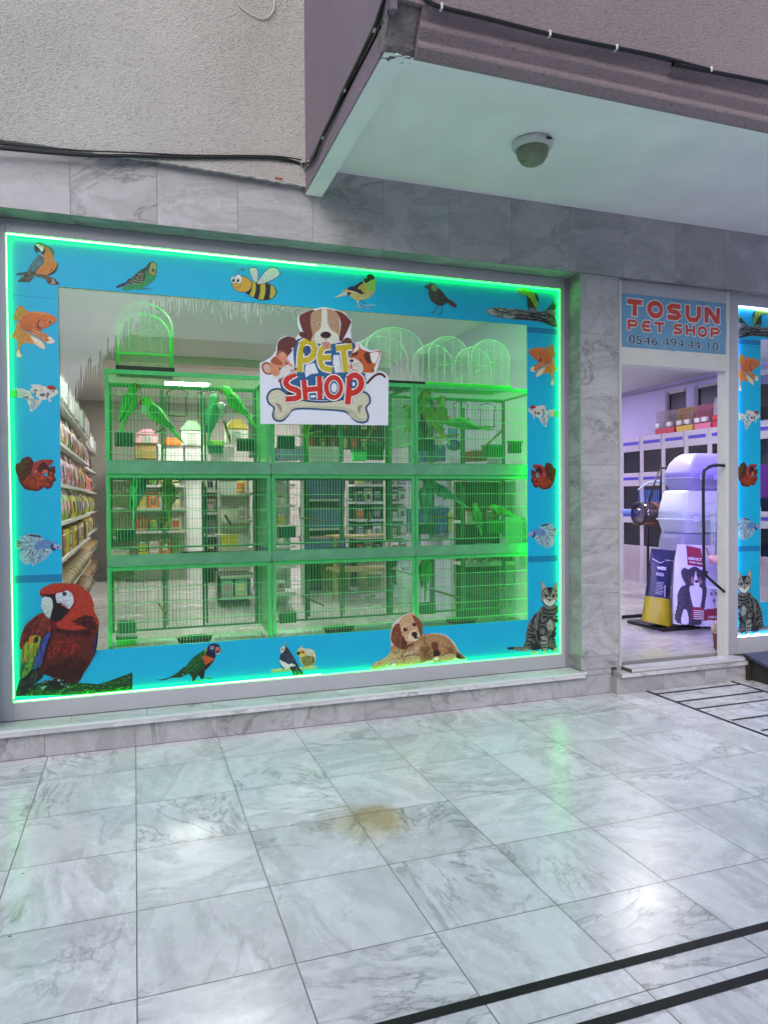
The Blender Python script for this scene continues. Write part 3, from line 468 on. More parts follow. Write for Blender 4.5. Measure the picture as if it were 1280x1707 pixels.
def d_macaw():
    d = Decal(10, 960, 7.53); br = d.p((20,52,26), "120,1506 180,1430 330,1380 450,1330 620,1300 760,1330 900,1340 1050,1350 1150,1362 1280,1325 1590,1210 1592,1440 1250,1470 900,1490 700,1500", 0)
    d.h([(30,84,34),(16,36,24),(60,150,40),(40,104,50)], br, 260, 60, 12, -.25, .7); d.p((10,20,20), "640,1290 760,1340 700,1420 600,1410 540,1340"); d.h([(20,70,30),(40,130,50),(16,40,24)], "900,1350 1150,1370 1585,1225 1585,1430 1000,1460", 80, 60, 12, -.3, .5); d.l((10,60,20), "900,1440 1100,1400 1300,1430 1560,1320", 20)
    tl = d.p((22,34,32), "120,1500 150,1390 200,1270 320,1190 420,1150 480,1240 400,1330 300,1400 240,1470 200,1500"); d.h([(40,54,50),(12,20,24),(60,70,60)], tl, 60, 120, 12, 2.0, .15)
    body = d.p((112,34,26), "470,450 600,540 740,520 900,540 1080,520 1130,490 1170,570 1165,680 1150,860 1130,960 1060,1100 980,1220 900,1340 700,1330 560,1260 430,1200 470,1050 520,850 570,700", col2=(44,16,14)); d.h([(126,38,28),(90,26,20),(70,24,20)], body, 420, 60, 9, 1.7, .5)
    d.h([(50,16,14),(60,20,16),(44,16,16)], "430,1120 900,1000 1060,1060 900,1340 600,1290 440,1220", 200, 80, 16, 1.9, .5); d.h([(150,48,34),(136,42,30)], "570,780 800,770 1000,880 850,1000 520,1060 540,900", 120, 60, 12, 1.8, .5)
    hd = d.p((164,50,34), "430,220 445,170 520,120 620,90 760,92 880,105 950,130 1020,190 1070,240 1105,350 1110,430 1150,520 1168,590 1080,640 960,670 830,680 700,660 640,600 700,530 580,560 500,470 520,260 450,260"); d.h([(180,60,38),(150,42,30),(172,54,36)], hd, 380, 40, 12, 1.4, .8)
    d.h([(54,16,18),(40,14,16),(76,24,22)], "800,570 960,500 1090,470 1160,560 1140,660 980,640 850,600", 170, 60, 16, .0, .5); d.h([(66,20,20),(40,14,16)], "600,640 800,680 1080,660 1060,750 760,740 620,700", 110, 70, 14, .1, .4); d.l((52,16,18), "440,225 500,235 560,240 620,225", 18)
    w = d.p((120,44,28), "470,460 540,520 580,640 560,700 450,790 300,800 210,920 180,870 190,790 210,710 250,620 310,560 380,500"); d.h([(134,50,30),(86,30,24),(60,24,20)], w, 120, 90, 14, 2.0, .2)
    for q in ("470,480 400,600 350,740","520,560 440,680 400,800","430,500 330,620 270,800","380,520 270,680 240,860"): d.l((52,18,20), q, 7)
    y = d.p((150,150,30), "300,760 380,740 440,760 440,800 400,960 340,1140 250,1260 190,1270 195,1080 215,910 270,820", col2=(50,130,40)); d.h([(196,160,40),(150,180,40),(110,170,50),(96,140,30)], y, 90, 90, 16, 1.8, .15); d.h([(190,110,30),(196,140,40)], "300,760 380,750 360,840 230,900 270,820", 26, 80, 18, 1.8, .15); d.h([(36,130,50),(20,90,50),(120,190,50)], "200,1060 400,980 360,1160 230,1280 190,1260", 60, 100, 14, 1.8, .1)
    for q in ("300,800 290,900 300,1000 270,1170","240,880 230,980 240,1080 210,1230","360,860 350,960 360,1060 310,1200","400,900 390,980 400,1040"): d.l((30,64,30), q, 7)
    d.e((24,34,28), 388, 795, 26, 48, .3); d.e((24,24,34), 500, 750, 70, 26, -.9); d.e((24,34,28), 290, 790, 8, 36, .3); bl = d.p((54,62,130), "520,720 572,705 560,760 520,860 480,980 470,1080 440,1120 410,1060 420,920 460,800"); d.h([(64,74,146),(40,46,104)], bl, 40, 120, 16, 1.8, .08)
    d.p((50,84,120), "370,1000 410,1010 420,1090 380,1170 360,1120"); d.p((44,44,96), "1120,750 1135,740 1130,880 1100,1000 1085,990 1110,880"); d.p((20,18,40), "1135,740 1165,680 1150,870 1120,960 1100,1000 1130,880")
    d.p((26,14,18), "520,240 620,230 650,300 700,370 760,420 790,430 730,500 680,545 580,540 560,500 590,400 580,300"); d.p((14,12,16), "590,320 700,370 790,425 720,510 660,545 560,530")
    bk = d.p((186,206,204), "455,300 480,265 540,255 580,280 598,370 585,430 560,525 520,505 480,450 460,400", col2=(150,174,172)); d.h([(206,218,216),(160,186,184)], bk, 40, 40, 12, 1.5, .3); d.l((60,50,54), "520,258 560,262 590,290", 6)
    fc = d.p((190,200,210), "632,250 650,212 700,205 770,180 820,205 850,250 855,330 830,370 800,405 740,370 690,335 650,330"); d.h([(206,214,222),(170,180,190)], fc, 30, 30, 8, .6)
    for q in ("650,275 700,265 740,240","650,305 720,320 780,330","670,320 740,345 800,350","690,330 760,365 810,375","720,345 780,395","730,300 800,305","800,260 840,220"): d.l((60,60,72), q, 4)
    d.e((90,100,110), 742, 220, 32, 28); d.e(K_, 742, 220, 19, 19); d.e((120,120,124), 748, 213, 5)
    d.h([(60,70,80),(90,110,110)], "420,1330 560,1260 700,1270 790,1350 780,1400 640,1310 500,1340", 30, 50, 12, .2, .5)
    for (x, y_, a) in ((470,1395,24),(500,1380,16),(710,1350,14),(670,1300,18),(790,1385,14)): d.e((120,170,160), x, y_, a, a*.8)
    return d
def d_lorikeet():
    d = Decal(255, 1060, 9.846); d.p((24,54,26), "65,722 200,705 330,650 420,590 520,510 600,560 560,620 460,680 300,690 200,728"); d.l((150,170,120), "485,640 545,618", 12)
    lg = d.p((24,50,26), "600,600 760,500 870,480 850,600 835,690 780,700 760,650 715,690 690,740 650,745 640,680"); d.p((20,30,24), "760,560 860,480 850,620 830,700 780,700"); d.l((50,160,60), "830,690 900,700 960,690", 22); d.l((60,180,60), "670,740 740,755 800,755", 26)
    for x, y in ((605,742),(780,752),(965,700),(925,705)): d.e((20,40,24), x, y, 7, 12)
    b = d.p((26,84,30), "500,560 560,480 640,380 720,310 820,250 900,210 960,330 1010,380 980,430 900,510 820,560 740,600 600,620 520,640", col2=(20,54,24)); d.h([(40,116,40),(20,56,24),(30,90,36)], b, 180, 70, 9, 2.35, .2)
    for q in ("540,570 640,480 720,400 800,360","560,600 680,520 760,440","500,580 600,470 700,360"): d.l((60,140,50), q, 6)
    c = d.p((176,84,40), "805,345 850,318 960,345 1010,370 1000,420 900,505 870,480 830,400"); d.h([(196,100,50),(150,60,30)], c, 50, 30, 9, 1.0, .7); d.p((40,22,24), "880,470 1000,400 960,460 880,550 840,520")
    hd = d.p((32,42,92), "890,200 920,150 980,125 1050,130 1095,160 1090,200 1040,220 1030,290 1015,370 960,350 870,310 860,260"); d.h([(50,64,120),(22,28,60),(20,24,48)], hd, 80, 26, 8, 1.7); d.p((150,196,60), "870,205 888,195 880,250 870,305 850,290 858,240"); d.p((20,24,44), "880,250 1020,290 1015,370 960,350 870,310")
    d.e((200,196,170), 972, 193, 28, 25); d.e(K_, 974, 192, 14, 16); d.p((176,110,96), "1030,200 1070,175 1110,210 1112,250 1080,235 1060,230 1045,290 1028,270"); d.p((160,50,44), "1075,185 1110,215 1110,262 1085,235"); d.p((190,180,170), "1050,290 1100,262 1090,300 1060,306"); d.p((60,20,26), "1045,240 1075,240 1090,260 1050,285"); return d
def d_cockatiels():
    d = Decal(440, 1060, 12.8); d.p((150,180,110), "150,712 1125,640 1128,705 155,785", 0); d.p((190,210,140), "150,712 1125,640 1126,660 152,735", 0)
    for q in ("440,690 400,720 390,760","850,640 855,690","900,640 905,670","1010,630 1015,665"): d.l((40,60,50), q, 10)
    b = d.p((206,206,190), "720,430 700,380 705,330 740,280 790,240 832,195 825,260 900,268 1000,280 1070,330 1105,420 1105,500 1075,590 1020,650 900,660 850,640 800,590 765,520 765,450", col2=(170,176,120)); d.h([(220,220,206),(186,188,160)], b, 90, 60, 14, 1.4)
    c = d.p((128,130,60), "790,460 880,420 940,420 1000,430 1060,470 1060,560 1020,620 900,650 850,630 810,560"); d.h([(150,150,80),(110,114,50),(80,100,40)], c, 70, 60, 12, 1.5); d.p((70,90,50), "1040,430 1060,450 1080,520 1050,600 1035,520"); d.p((196,190,90), "720,330 780,270 832,195 800,280 840,310 890,380 860,440 790,450 740,420"); d.e((176,84,44), 832, 345, 38, 34); d.p((36,34,30), "705,345 760,340 780,360 740,410 715,415"); d.e(K_, 772, 338, 10)
    t = d.p((22,48,44), "540,650 700,590 760,700 830,790 865,830 800,840 640,845 600,750"); d.h([(40,120,70),(14,26,34),(60,160,90)], t, 40, 90, 16, 1.0, .1)
    b = d.p((38,50,66), "440,230 520,270 560,340 620,430 690,560 760,690 860,828 780,790 700,680 560,660 430,690 360,640 335,520 345,420 390,340"); d.h([(54,68,88),(24,32,46),(74,90,110)], b, 120, 70, 16, 1.0, .3)
    d.p((206,214,214), "335,510 400,545 450,560 520,600 600,590 680,635 600,645 560,660 520,700 440,680 370,620"); d.p((150,160,130), "355,280 400,220 440,150 460,165 445,225 440,300 400,340 370,390"); d.p((204,206,184), "360,260 410,215 445,230 440,300 390,360 365,340"); d.e((160,70,50), 397, 285, 18, 24); d.l((150,190,180), "440,160 470,80 450,90", 6, True)
    return d
def d_puppy():
    d = Decal(610, 1015, 7.111); B = (178,136,92); d.p((206,206,200), "290,380 285,310 310,200 340,150 420,90 500,50 560,44 600,90 660,180 670,300 800,288 940,310 1040,400 1100,500 1185,590 1160,610 800,640 300,700 60,720 110,650 250,560 300,480")
    tail = d.p((120,90,50), "1050,480 1120,530 1180,590 1150,600 1090,580"); b = d.p(B, "310,430 640,330 700,300 800,293 900,305 970,340 1030,410 1080,490 1060,570 1000,610 850,600 700,630 560,660 440,640 330,560", col2=(160,122,76)); d.h([(196,156,112),(160,112,70),(204,170,130),(140,92,58)], b, 380, 46, 9, .9, .9)
    d.p((104,52,34), "770,420 800,390 850,410 850,470 880,540 800,570 790,500"); d.p((44,30,20), "800,510 850,490 880,545 820,570"); d.p((56,40,26), "1060,530 1100,540 1130,590 1070,580")
    for q, t in (("60,700 80,660 130,620 230,580 300,500 420,480 400,570 300,620 200,690 100,715",2.6),("290,690 285,650 330,620 460,570 560,540 640,560 640,620 520,660 400,690 320,700",2.8),("785,600 800,570 860,555 960,520 1040,510 1060,560 1000,605 850,635 800,630",2.6)):
        l = d.p((188,168,112), q); d.h([(206,190,136),(160,132,80),(176,150,96)], l, 90, 34, 8, t, .8)
    for x, y in ((90,690),(130,690),(110,670),(320,680),(360,685),(820,610),(860,615)): d.l((40,80,30), [(x,y),(x+12,y+18)], 7)
    for x, y in ((325,662),(830,590)): d.e((220,226,210), x, y, 26, 22)
    d.h([(196,176,146),(210,190,160)], "430,500 560,460 640,380 620,540 520,600 440,600", 70, 50, 9, 1.9, .5)
    hd = d.p((198,160,124), "390,260 380,180 420,100 500,58 560,52 600,100 640,240 640,320 590,370 500,410 440,370", col2=(190,150,110)); d.h([(214,182,150),(180,132,94),(206,170,136)], hd, 170, 30, 9, 1.5, .9)
    e1 = d.p((112,56,34), "335,190 380,170 400,200 420,300 420,400 410,470 370,450 300,390 290,330 310,240"); d.h([(134,74,46),(84,40,28),(150,92,60)], e1, 120, 50, 9, 1.7, .4); e2 = d.p((124,66,42), "540,80 590,90 650,160 660,220 662,310 640,320 620,260 590,180"); d.h([(96,46,30),(150,90,60)], e2, 50, 40, 8, 1.4, .3)
    d.p((214,180,140), "405,235 440,195 470,210 440,230 420,270"); d.p((80,48,38), "420,310 460,370 480,400 440,470 420,460"); d.h([(90,50,36),(120,70,50)], "430,430 540,410 600,380 520,440 450,520", 26, 50, 9, -.5)
    d.p((216,196,164), "520,260 570,240 600,270 630,310 620,350 570,370 510,380 490,330"); d.e((44,24,22), 460, 240, 27, 24); d.e((34,20,20), 566, 184, 20, 22); d.e((220,220,220), 470, 232, 5); d.e((26,20,24), 568, 298, 36, 32); d.e((70,70,80), 560, 284, 14, 7); d.l((60,36,34), "570,330 580,352 610,345", 10); d.p((226,210,190), "560,385 570,360 605,345 600,368"); d.p((70,40,32), "560,330 620,325 600,350 570,350")
    for q in ('300,500 360,520 400,480','440,640 460,570 560,540 640,560','640,640 700,600 740,520','700,300 690,400 740,460','880,560 960,520 1040,510','60,715 200,690 300,640'): d.l((96,62,38), q, 7)
    d.h([(110,74,46),(130,90,58)], '640,420 760,440 780,600 640,620', 60, 50, 8, 1.7, .4); d.h([(120,84,54),(134,96,60)], '940,420 1060,480 1060,560 960,500', 40, 44, 8, 1.2, .4)
    return d
def d_cat():
    d = Decal(840, 960, 12.19); G = (128,134,128)
    t = d.p(G, "60,1480 80,1455 200,1440 330,1440 400,1440 460,1400 500,1500 420,1530 300,1520 190,1495"); d.p((30,28,34), "60,1480 80,1455 200,1442 190,1495 100,1500")
    for x in (225,275,325,375): d.l((28,30,32), [(x+25,1442),(x-5,1470),(x+20,1512)], 20)
    b = d.p((96,100,96), "770,620 1060,590 1090,700 1060,800 1080,920 1040,1000 1050,1180 1010,1250 1060,1400 1080,1530 1020,1540 890,1480 880,1550 780,1560 740,1480 560,1500 430,1480 380,1450 430,1330 450,1130 500,960 600,800 700,710", col2=(86,92,86)); d.h([(150,156,148),(110,116,110),(76,80,78),(60,62,62)], b, 420, 70, 11, 1.7, .5)
    ch = "860,900 960,870 1000,1000 960,1150 880,1120 850,1000"; d.h([(168,172,164),(140,150,140)], ch, 60, 110, 12, 1.6, .2)
    for q in ("770,640 850,690 950,700 1050,660 1080,600","760,700 840,760 950,775 1040,750 1095,690","740,740 720,860 700,960 690,1100 720,1300","700,910 760,960 850,930 900,850 980,840","720,1040 780,1020 840,1080 860,1160","710,1190 780,1200 850,1180","720,1270 780,1310 840,1300","740,1370 800,1390 850,1370","640,790 600,860 560,960","560,900 580,960 560,1000","520,1000 560,1060 620,1100","480,1080 540,1120 600,1130","470,1180 560,1190 640,1240","460,1260 540,1240 600,1280","450,1330 540,1340 600,1400","470,1400 540,1390 620,1440","900,1300 960,1200 1000,1120 1055,1040","1000,1180 1050,1150","960,880 1040,900 1080,900","1040,830 1090,820","960,1280 1030,1300","980,1350 1030,1350","880,1440 960,1470 1060,1520","800,820 860,830 760,840","650,1100 680,1220 700,1340","580,1180 640,1340 700,1440"): d.l((24,22,28), q, 30)
    d.p((24,22,28), "1000,880 1085,880 1080,950 1030,930"); d.p((26,24,30), "930,1240 1000,1150 1050,1160 1010,1250"); d.p((30,30,34), "560,1400 700,1380 740,1480 560,1500")
    lg = d.p((140,146,138), "740,1250 850,1240 860,1480 770,1480"); d.h([(170,176,166),(110,116,110)], lg, 40, 60, 10, 1.6, .2)
    for q in ("720,1280 780,1320 840,1310","740,1390 800,1410 850,1390","760,1460 850,1450"): d.l((24,22,28), q, 26)
    for (x, y) in ((570,1550),(640,1560),(820,1540),(1040,1500)): d.e((160,180,150), x, y, 48, 34); d.l((40,60,40), [(x-12,y-10),(x-8,y+28)], 8); d.l((40,60,40), [(x+14,y-10),(x+14,y+28)], 8)
    hd = d.p((140,142,134), "745,280 740,180 750,125 790,130 850,230 980,235 1000,190 1060,120 1085,180 1085,300 1090,400 1070,500 1020,570 930,620 850,600 780,540 740,440"); d.h([(170,172,164),(110,110,104),(90,90,88)], hd, 150, 40, 9, 1.5, .8)
    d.p((176,168,164), "765,150 790,150 825,215 790,250 770,230"); d.p((120,150,120), "1060,150 1075,190 1060,240 1010,240"); d.p((34,26,28), "850,235 980,235 960,300 940,400 920,420 900,330 880,300")
    for q in ("870,300 880,360 900,400","830,250 780,300 760,360","800,330 850,370 880,420","750,430 790,380 850,385","1070,430 1040,370 960,380","1000,260 1060,330","760,500 800,560 870,600","1060,490 1020,560 950,600","880,460 910,500 940,470"): d.l((26,24,28), q, 17)
    for q in ("850,340 860,400 900,470","960,350 950,420 930,470"): d.l((190,196,186), q, 16)
    d.p((194,206,194), "790,470 860,480 910,500 1000,480 1040,500 1010,560 930,605 860,590 800,540"); d.e((54,40,36), 845, 405, 36, 30); d.e((46,40,36), 985, 405, 36, 30); d.e(K_, 850, 406, 14, 20); d.e(K_, 985, 406, 14, 20); d.p((30,24,26), "885,475 940,475 915,520"); d.l((40,34,36), "915,520 912,545", 8)
    for x, y in ((850,500),(870,515),(960,500),(985,490)): d.e((80,84,80), x, y, 7)
    return d
def swap_k(col, f): return tuple(min(255, c*f) for c in col)
# ---------------- shop windows ----------------
def glass_mat(name, refl=.06, tint=(.97,1,.98), t=.99):
    m = bpy.data.materials.new(name); m.use_nodes = True; n = m.node_tree; n.nodes.clear(); N = n.nodes.new; L = n.links.new
    o = N('ShaderNodeOutputMaterial'); tr = N('ShaderNodeBsdfTransparent'); tr.inputs[0].default_value = (tint[0]*t, tint[1]*t, tint[2]*t, 1); g = N('ShaderNodeBsdfGlossy'); g.inputs['Roughness'].default_value = .02
    lw = N('ShaderNodeLayerWeight'); lw.inputs['Blend'].default_value = .25; mr = N('ShaderNodeMapRange'); mr.inputs[3].default_value = refl; mr.inputs[4].default_value = .5; L(lw.outputs['Fresnel'], mr.inputs[0])
    x = N('ShaderNodeMixShader'); L(mr.outputs[0], x.inputs[0]); L(tr.outputs[0], x.inputs[1]); L(g.outputs[0], x.inputs[2]); L(x.outputs[0], o.inputs[0]); return m
def film_mat(name, col, a):
    m = bpy.data.materials.new(name); m.use_nodes = True; n = m.node_tree; n.nodes.clear(); N = n.nodes.new; L = n.links.new
    o = N('ShaderNodeOutputMaterial'); tr = N('ShaderNodeBsdfTransparent'); g = N('ShaderNodeBsdfDiffuse'); g.inputs[0].default_value = rgb(col); x = N('ShaderNodeMixShader'); x.inputs[0].default_value = a
    L(tr.outputs[0], x.inputs[1]); L(g.outputs[0], x.inputs[2]); L(x.outputs[0], o.inputs[0]); return m
GLASS = glass_mat('window_glass', .075); BLUE = mat('blue_vinyl', (0,170,212), .45, var=.03, vscale=14, k=1.0); BLUE2 = mat('blue_vinyl_overlap', (4,120,170), .45, var=.03)
YP = .165
def led(name, col, es, hot=None): return mat(name, (255,255,255), .5, var=0, emit=col, es=es)
def ring(mb, x0, x1, z0, z1, y0, y1, w, m, top=None):
    mb.box((x0,y0,z1-w), (x1,y1,z1), top or m); mb.box((x0,y0,z0), (x1,y1,z0+w), m); mb.box((x0,y0,z0+w), (x0+w,y1,z1-w), m); mb.box((x1-w,y0,z0+w), (x1,y1,z1-w), m)
def window(name, label, OX, IX, ZO, ZI, yf, yp, frame_out, mtl):
    """OX/ZO: visible opening of the frame, IX/ZI: clear glass inside the blue border"""
    w = empty(name, (0,0,0), label, 'shop window'); a0, a1, c0, c1 = frame_out
    mb = MB(); d0, d1 = yf, yf+.085
    mb.box((a0,d0,c0), (OX[0],d1,c1), mtl, .003); mb.box((OX[1],d0,c0), (a1,d1,c1), mtl, .003); mb.box((OX[0]+.0005,d0+.001,ZO[1]), (OX[1]-.0005,d1,c1), mtl, .003); mb.box((OX[0]+.0005,d0+.001,c0), (OX[1]-.0005,d1,ZO[0]), mtl, .003); mb.build('frame', w)
    mb = MB(); mb.add([(OX[0],yp+.012,ZO[0]),(OX[1],yp+.012,ZO[0]),(OX[1],yp+.012,ZO[1]),(OX[0],yp+.012,ZO[1])], [(0,1,2,3)], GLASS); mb.build('glass_pane', w)
    mb = MB(); y0, y1 = yp, yp+.008
    mb.box((OX[0],y0,ZI[1]), (OX[1],y1,ZO[1]), BLUE); mb.box((OX[0],y0,ZO[0]), (OX[1],y1,ZI[0]), BLUE); mb.box((OX[0],y0,ZI[0]), (IX[0],y1,ZI[1]), BLUE); mb.box((IX[1],y0,ZI[0]), (OX[1],y1,ZI[1]), BLUE)
    for (xa, xb) in ((OX[0]+.002, IX[0]), (IX[1], OX[1]-.002)):
        mb.box((xa,y0-.0004,ZI[1]-.07), (xb,y0-.0002,ZI[1]-.068), BLUE2); mb.box((xa,y0-.0004,ZI[1]-.030-.02*(xa > 1)), (xb,y0-.0002,ZI[1]-.012), BLUE2) if xa > 1 else None
        mb.box((xa,y0-.0004,ZI[0]+.405), (xb,y0-.0002,ZI[0]+.447), BLUE2)
    mb.build('vinyl_border', w); return w
MAIN = window('shop_window', 'large shop window with a blue vinyl border of animal pictures beside the stone pillar', (-.648,2.857), (-.392,2.603), (.272,2.858), (.527,2.592), .14, YP, (-.739,2.924,.1725,2.936), ALU)
mb = MB(); mb.box((2.888,.1385,.1735), (2.9235,.1398,2.935), mat('frame_side_grey', (140,140,152), .4)); mb.build('side_profile', MAIN)  # darker grey side of the frame profile, laid on as a thin plate
SIDE = window('display_window', 'narrow cut off shop window right of the doorway with fish pictures and a violet glow', (4.372,6.45), (4.617,6.2), (.297,2.845), (.552,2.61), .05, .075, (4.262,6.56,.17,2.95), ALU)
XC = 1.106
for f, nm, lb in ((d_macaw_small,'macaw_picture','blue and yellow macaw on a branch'),(d_budgie,'budgie_picture','green budgerigar'),(d_bee,'bee_picture','cartoon bee'),(d_goldfinch,'goldfinch_picture','yellow finch with a black cap'),(d_nightingale,'songbird_picture','dark brown songbird'),(d_lorikeet,'lorikeet_picture','green parrot with blue head'),(d_cockatiels,'cockatiel_picture','two cockatiels on a rod'),(d_puppy,'puppy_picture','lying golden puppy')):
    f().build(nm, MAIN, label=lb)
LG, CT = d_log(), d_cat(); LG.build('parrot_log_picture', MAIN, label='green parrot on a grey log'); LG.build('parrot_log_picture', SIDE, mirror=XC, dx=5.012, dz=.005, Y=.075, clip=(4.3725,6.4,.3,2.844), label='green parrot on a grey log, washed violet')
d_macaw().build('macaw_picture', MAIN, label='big red macaw with white face', clip=(-.6475,3,.2725,3)); CT.build('cat_picture', MAIN, label='sitting tabby cat'); CT.build('cat_picture', SIDE, mirror=XC, dx=5.015, dz=.02, Y=.075, label='sitting tabby cat beside the door')
for f, nm in ((d_goldfish,'goldfish_picture'),(d_redcap,'white_fish_picture'),(d_betta_red,'red_fish_picture'),(d_betta_blue,'blue_fish_picture')):
    q = f(); q.build(nm, MAIN, clip=(-.6475,3,.2725,3)); q.build(nm, MAIN, mirror=XC, clip=(-1,2.8565,.2725,3)); q.build(nm, SIDE, dx=5.006, dz=.015, Y=.075, clip=(4.3725,7,.3,3))
# pale film with a jagged edge and thin pale streaks near the glass top
STREAK = film_mat('pale_streaks', (225,230,226), .5); HZ = film_mat('pale_film', (206,214,210), .46); rnd = random.Random(11)
def edge_px(x): return 622+(150-x)*1.5 if x < 150 else 622-(x-150)*.95 if x < 255 else (522-(x-255)*.25 if x < 330 else 505+10*math.sin(x*.05)+(x-330)*.06)
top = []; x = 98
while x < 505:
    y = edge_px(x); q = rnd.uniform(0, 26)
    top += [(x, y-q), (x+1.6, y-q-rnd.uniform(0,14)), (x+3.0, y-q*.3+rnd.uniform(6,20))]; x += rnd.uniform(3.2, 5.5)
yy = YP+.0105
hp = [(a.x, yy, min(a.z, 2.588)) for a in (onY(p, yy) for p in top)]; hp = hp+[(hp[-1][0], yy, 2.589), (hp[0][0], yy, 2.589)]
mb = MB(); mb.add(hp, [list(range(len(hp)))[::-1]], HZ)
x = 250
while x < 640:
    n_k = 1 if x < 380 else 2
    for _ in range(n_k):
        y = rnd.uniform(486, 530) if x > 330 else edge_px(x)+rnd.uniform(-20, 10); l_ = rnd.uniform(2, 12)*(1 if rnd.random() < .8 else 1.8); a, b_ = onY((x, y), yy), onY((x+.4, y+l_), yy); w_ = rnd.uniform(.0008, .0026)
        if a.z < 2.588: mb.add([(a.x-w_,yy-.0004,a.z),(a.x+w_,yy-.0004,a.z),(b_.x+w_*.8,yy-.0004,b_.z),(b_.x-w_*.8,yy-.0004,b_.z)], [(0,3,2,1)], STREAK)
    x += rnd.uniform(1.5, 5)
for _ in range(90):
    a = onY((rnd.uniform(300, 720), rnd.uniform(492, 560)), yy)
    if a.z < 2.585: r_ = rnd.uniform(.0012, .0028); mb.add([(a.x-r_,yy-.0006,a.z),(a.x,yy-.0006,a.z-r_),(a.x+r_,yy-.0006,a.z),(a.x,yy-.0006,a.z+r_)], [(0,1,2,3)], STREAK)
mb.build('pale_glass_marks', MAIN)
# LED strips
GL = led('green_led', (.0,1.0,.02), 15); GLH = led('green_led_tube', (.50,1.0,.42), 2.2); GB = led('green_led_back', (.02,1.0,.07), 34)
ls = empty('led_strip', (0,0,0), 'glowing green light strip round the inside of the large window frame', 'light strip'); x0, x1, z0, z1 = -.6475, 2.8565, .2725, 2.8575
mb = MB(); mb.box((x0+.001,YP-.012,z1-.009), (1.1,YP-.002,z1-.001), GL); mb.box((x0+.001,YP-.0135,z1-.0085), (1.1,YP-.0121,z1-.002), GLH); mb.box((1.1001,YP-.014,z1-.007), (x1-.002,YP-.004,z1-.001), GL); mb.build('top_tube', ls)
mb = MB(); mb.box((x0+.001,YP-.012,z0+.001), (x0+1.75,YP-.003,z0+.007), GL); mb.box((x0+.001,YP-.0135,z0+.002), (x0+1.75,YP-.0121,z0+.0065), GLH); mb.box((x0+1.7501,YP-.012,z0+.001), (x1-.002,YP-.004,z0+.004), GL); mb.build('bottom_tube', ls)
mb = MB(); mb.box((x0+.001,YP-.012,z0+.02), (x0+.006,YP-.003,z1-.015), GL); mb.box((x0+.0012,YP-.0135,z0+.021), (x0+.0045,YP-.0121,z1-.016), GLH); mb.build('left_tube', ls)
mb = MB(); mb.box((x1-.004,YP-.012,z0+.01), (x1-.001,YP-.003,z1-.01), GL); mb.build('right_tube', ls)
l2 = empty('inner_led_strip', (0,0,0), 'green light strip inside the large window that lights the cages', 'light strip')
mb = MB(); mb.box((x1-.05,YP+.030,z0), (x1-.03,YP+.042,z1), GB); mb.box((x0+.03,YP+.030,z0), (x0+.042,YP+.040,z1), GB); mb.box((x0+.05,YP+.030,z1-.05), (x1-.06,YP+.040,z1-.035), GB); mb.box((x0+.05,YP+.030,z0+.03), (x1-.06,YP+.040,z0+.042), GB); mb.build('tube', l2)
VL = led('violet_led', (.50,.52,1.0), 15); VB = led('violet_led_back', (.40,.26,1.0), 130)
l3 = empty('violet_led_strip', (0,0,0), 'pale violet light strip round the frame of the narrow right window', 'light strip')
mb = MB(); mb.box((4.374,.058,.31), (4.379,.068,2.83), VL); mb.box((4.380,.058,2.834), (6.44,.068,2.841), VL); mb.box((4.380,.058,.2985), (6.44,.068,.302), VL); mb.build('tube', l3)
mb = MB(); mb.box((4.42,.105,.32), (4.435,.115,2.8), VB); mb.box((4.44,.105,2.80), (6.40,.115,2.815), VB); mb.build('back_tube', l3)
# ---------------- PET SHOP sign board ----------------
sg = empty('pet_shop_sign', (0,0,0), 'white PET SHOP board with a cartoon dog and bone in the large window', 'sign')
S = Decal(420, 500, 5.3333, .158)
ol = "72,560 78,1100 1211,1114 1214,700 1195,655 1150,632 1100,640 1125,580 1150,470 1130,442 1050,448 990,415 945,372 905,390 885,350 878,280 886,180 820,110 740,82 645,62 560,76 470,105 412,150 408,220 430,285 405,320 380,345 300,316 245,345 222,400 215,450 180,500 110,545"
op = [S.W(q) for q in P2(ol)]; mb = MB(); mb.prism(op, 'y', .158, .1625, mat('white_sign_board', (214,220,232), .4, var=.02)); mb.build('board', sg)
NB, BN, WH = (40,92,140), (18,30,58), (214,218,230)
bl = "370,420 385,370 430,342 520,345 580,385 700,395 800,375 900,380 915,420 860,520 850,650 1000,650 1010,740 990,820 940,850 700,890 480,880 400,840 300,830 255,770 260,700 330,665 400,660 375,560"
S.p(BN, bl); S.p(NB, [(x+(640-x)*.02, y+(620-y)*.02) for x, y in P2(bl)])
for q in ("480,575 555,560 570,600 590,650 520,660 480,690 470,640","725,490 775,490 790,600 800,640 740,650 720,560","520,850 560,845 565,865 522,870"): S.p(WH, q, False)
bone = "245,790 310,830 400,880 640,905 850,870 930,825 990,815 1040,850 1050,910 1015,960 1035,1030 1020,1080 960,1090 900,1060 830,995 640,975 390,970 320,1030 270,1075 210,1070 185,1030 195,960 150,920 135,860 170,805"
bp = P2(bone); cx, cy_ = 600, 930
def grow(pts, d):
    out = []; n = len(pts)
    for i, (x, y) in enumerate(pts):
        (x0_, y0_), (x1_, y1_) = pts[i-1], pts[(i+1) % n]; tx, ty = x1_-x0_, y1_-y0_; l = math.hypot(tx, ty) or 1; out.append((x+ty/l*d, y-tx/l*d))
    return out
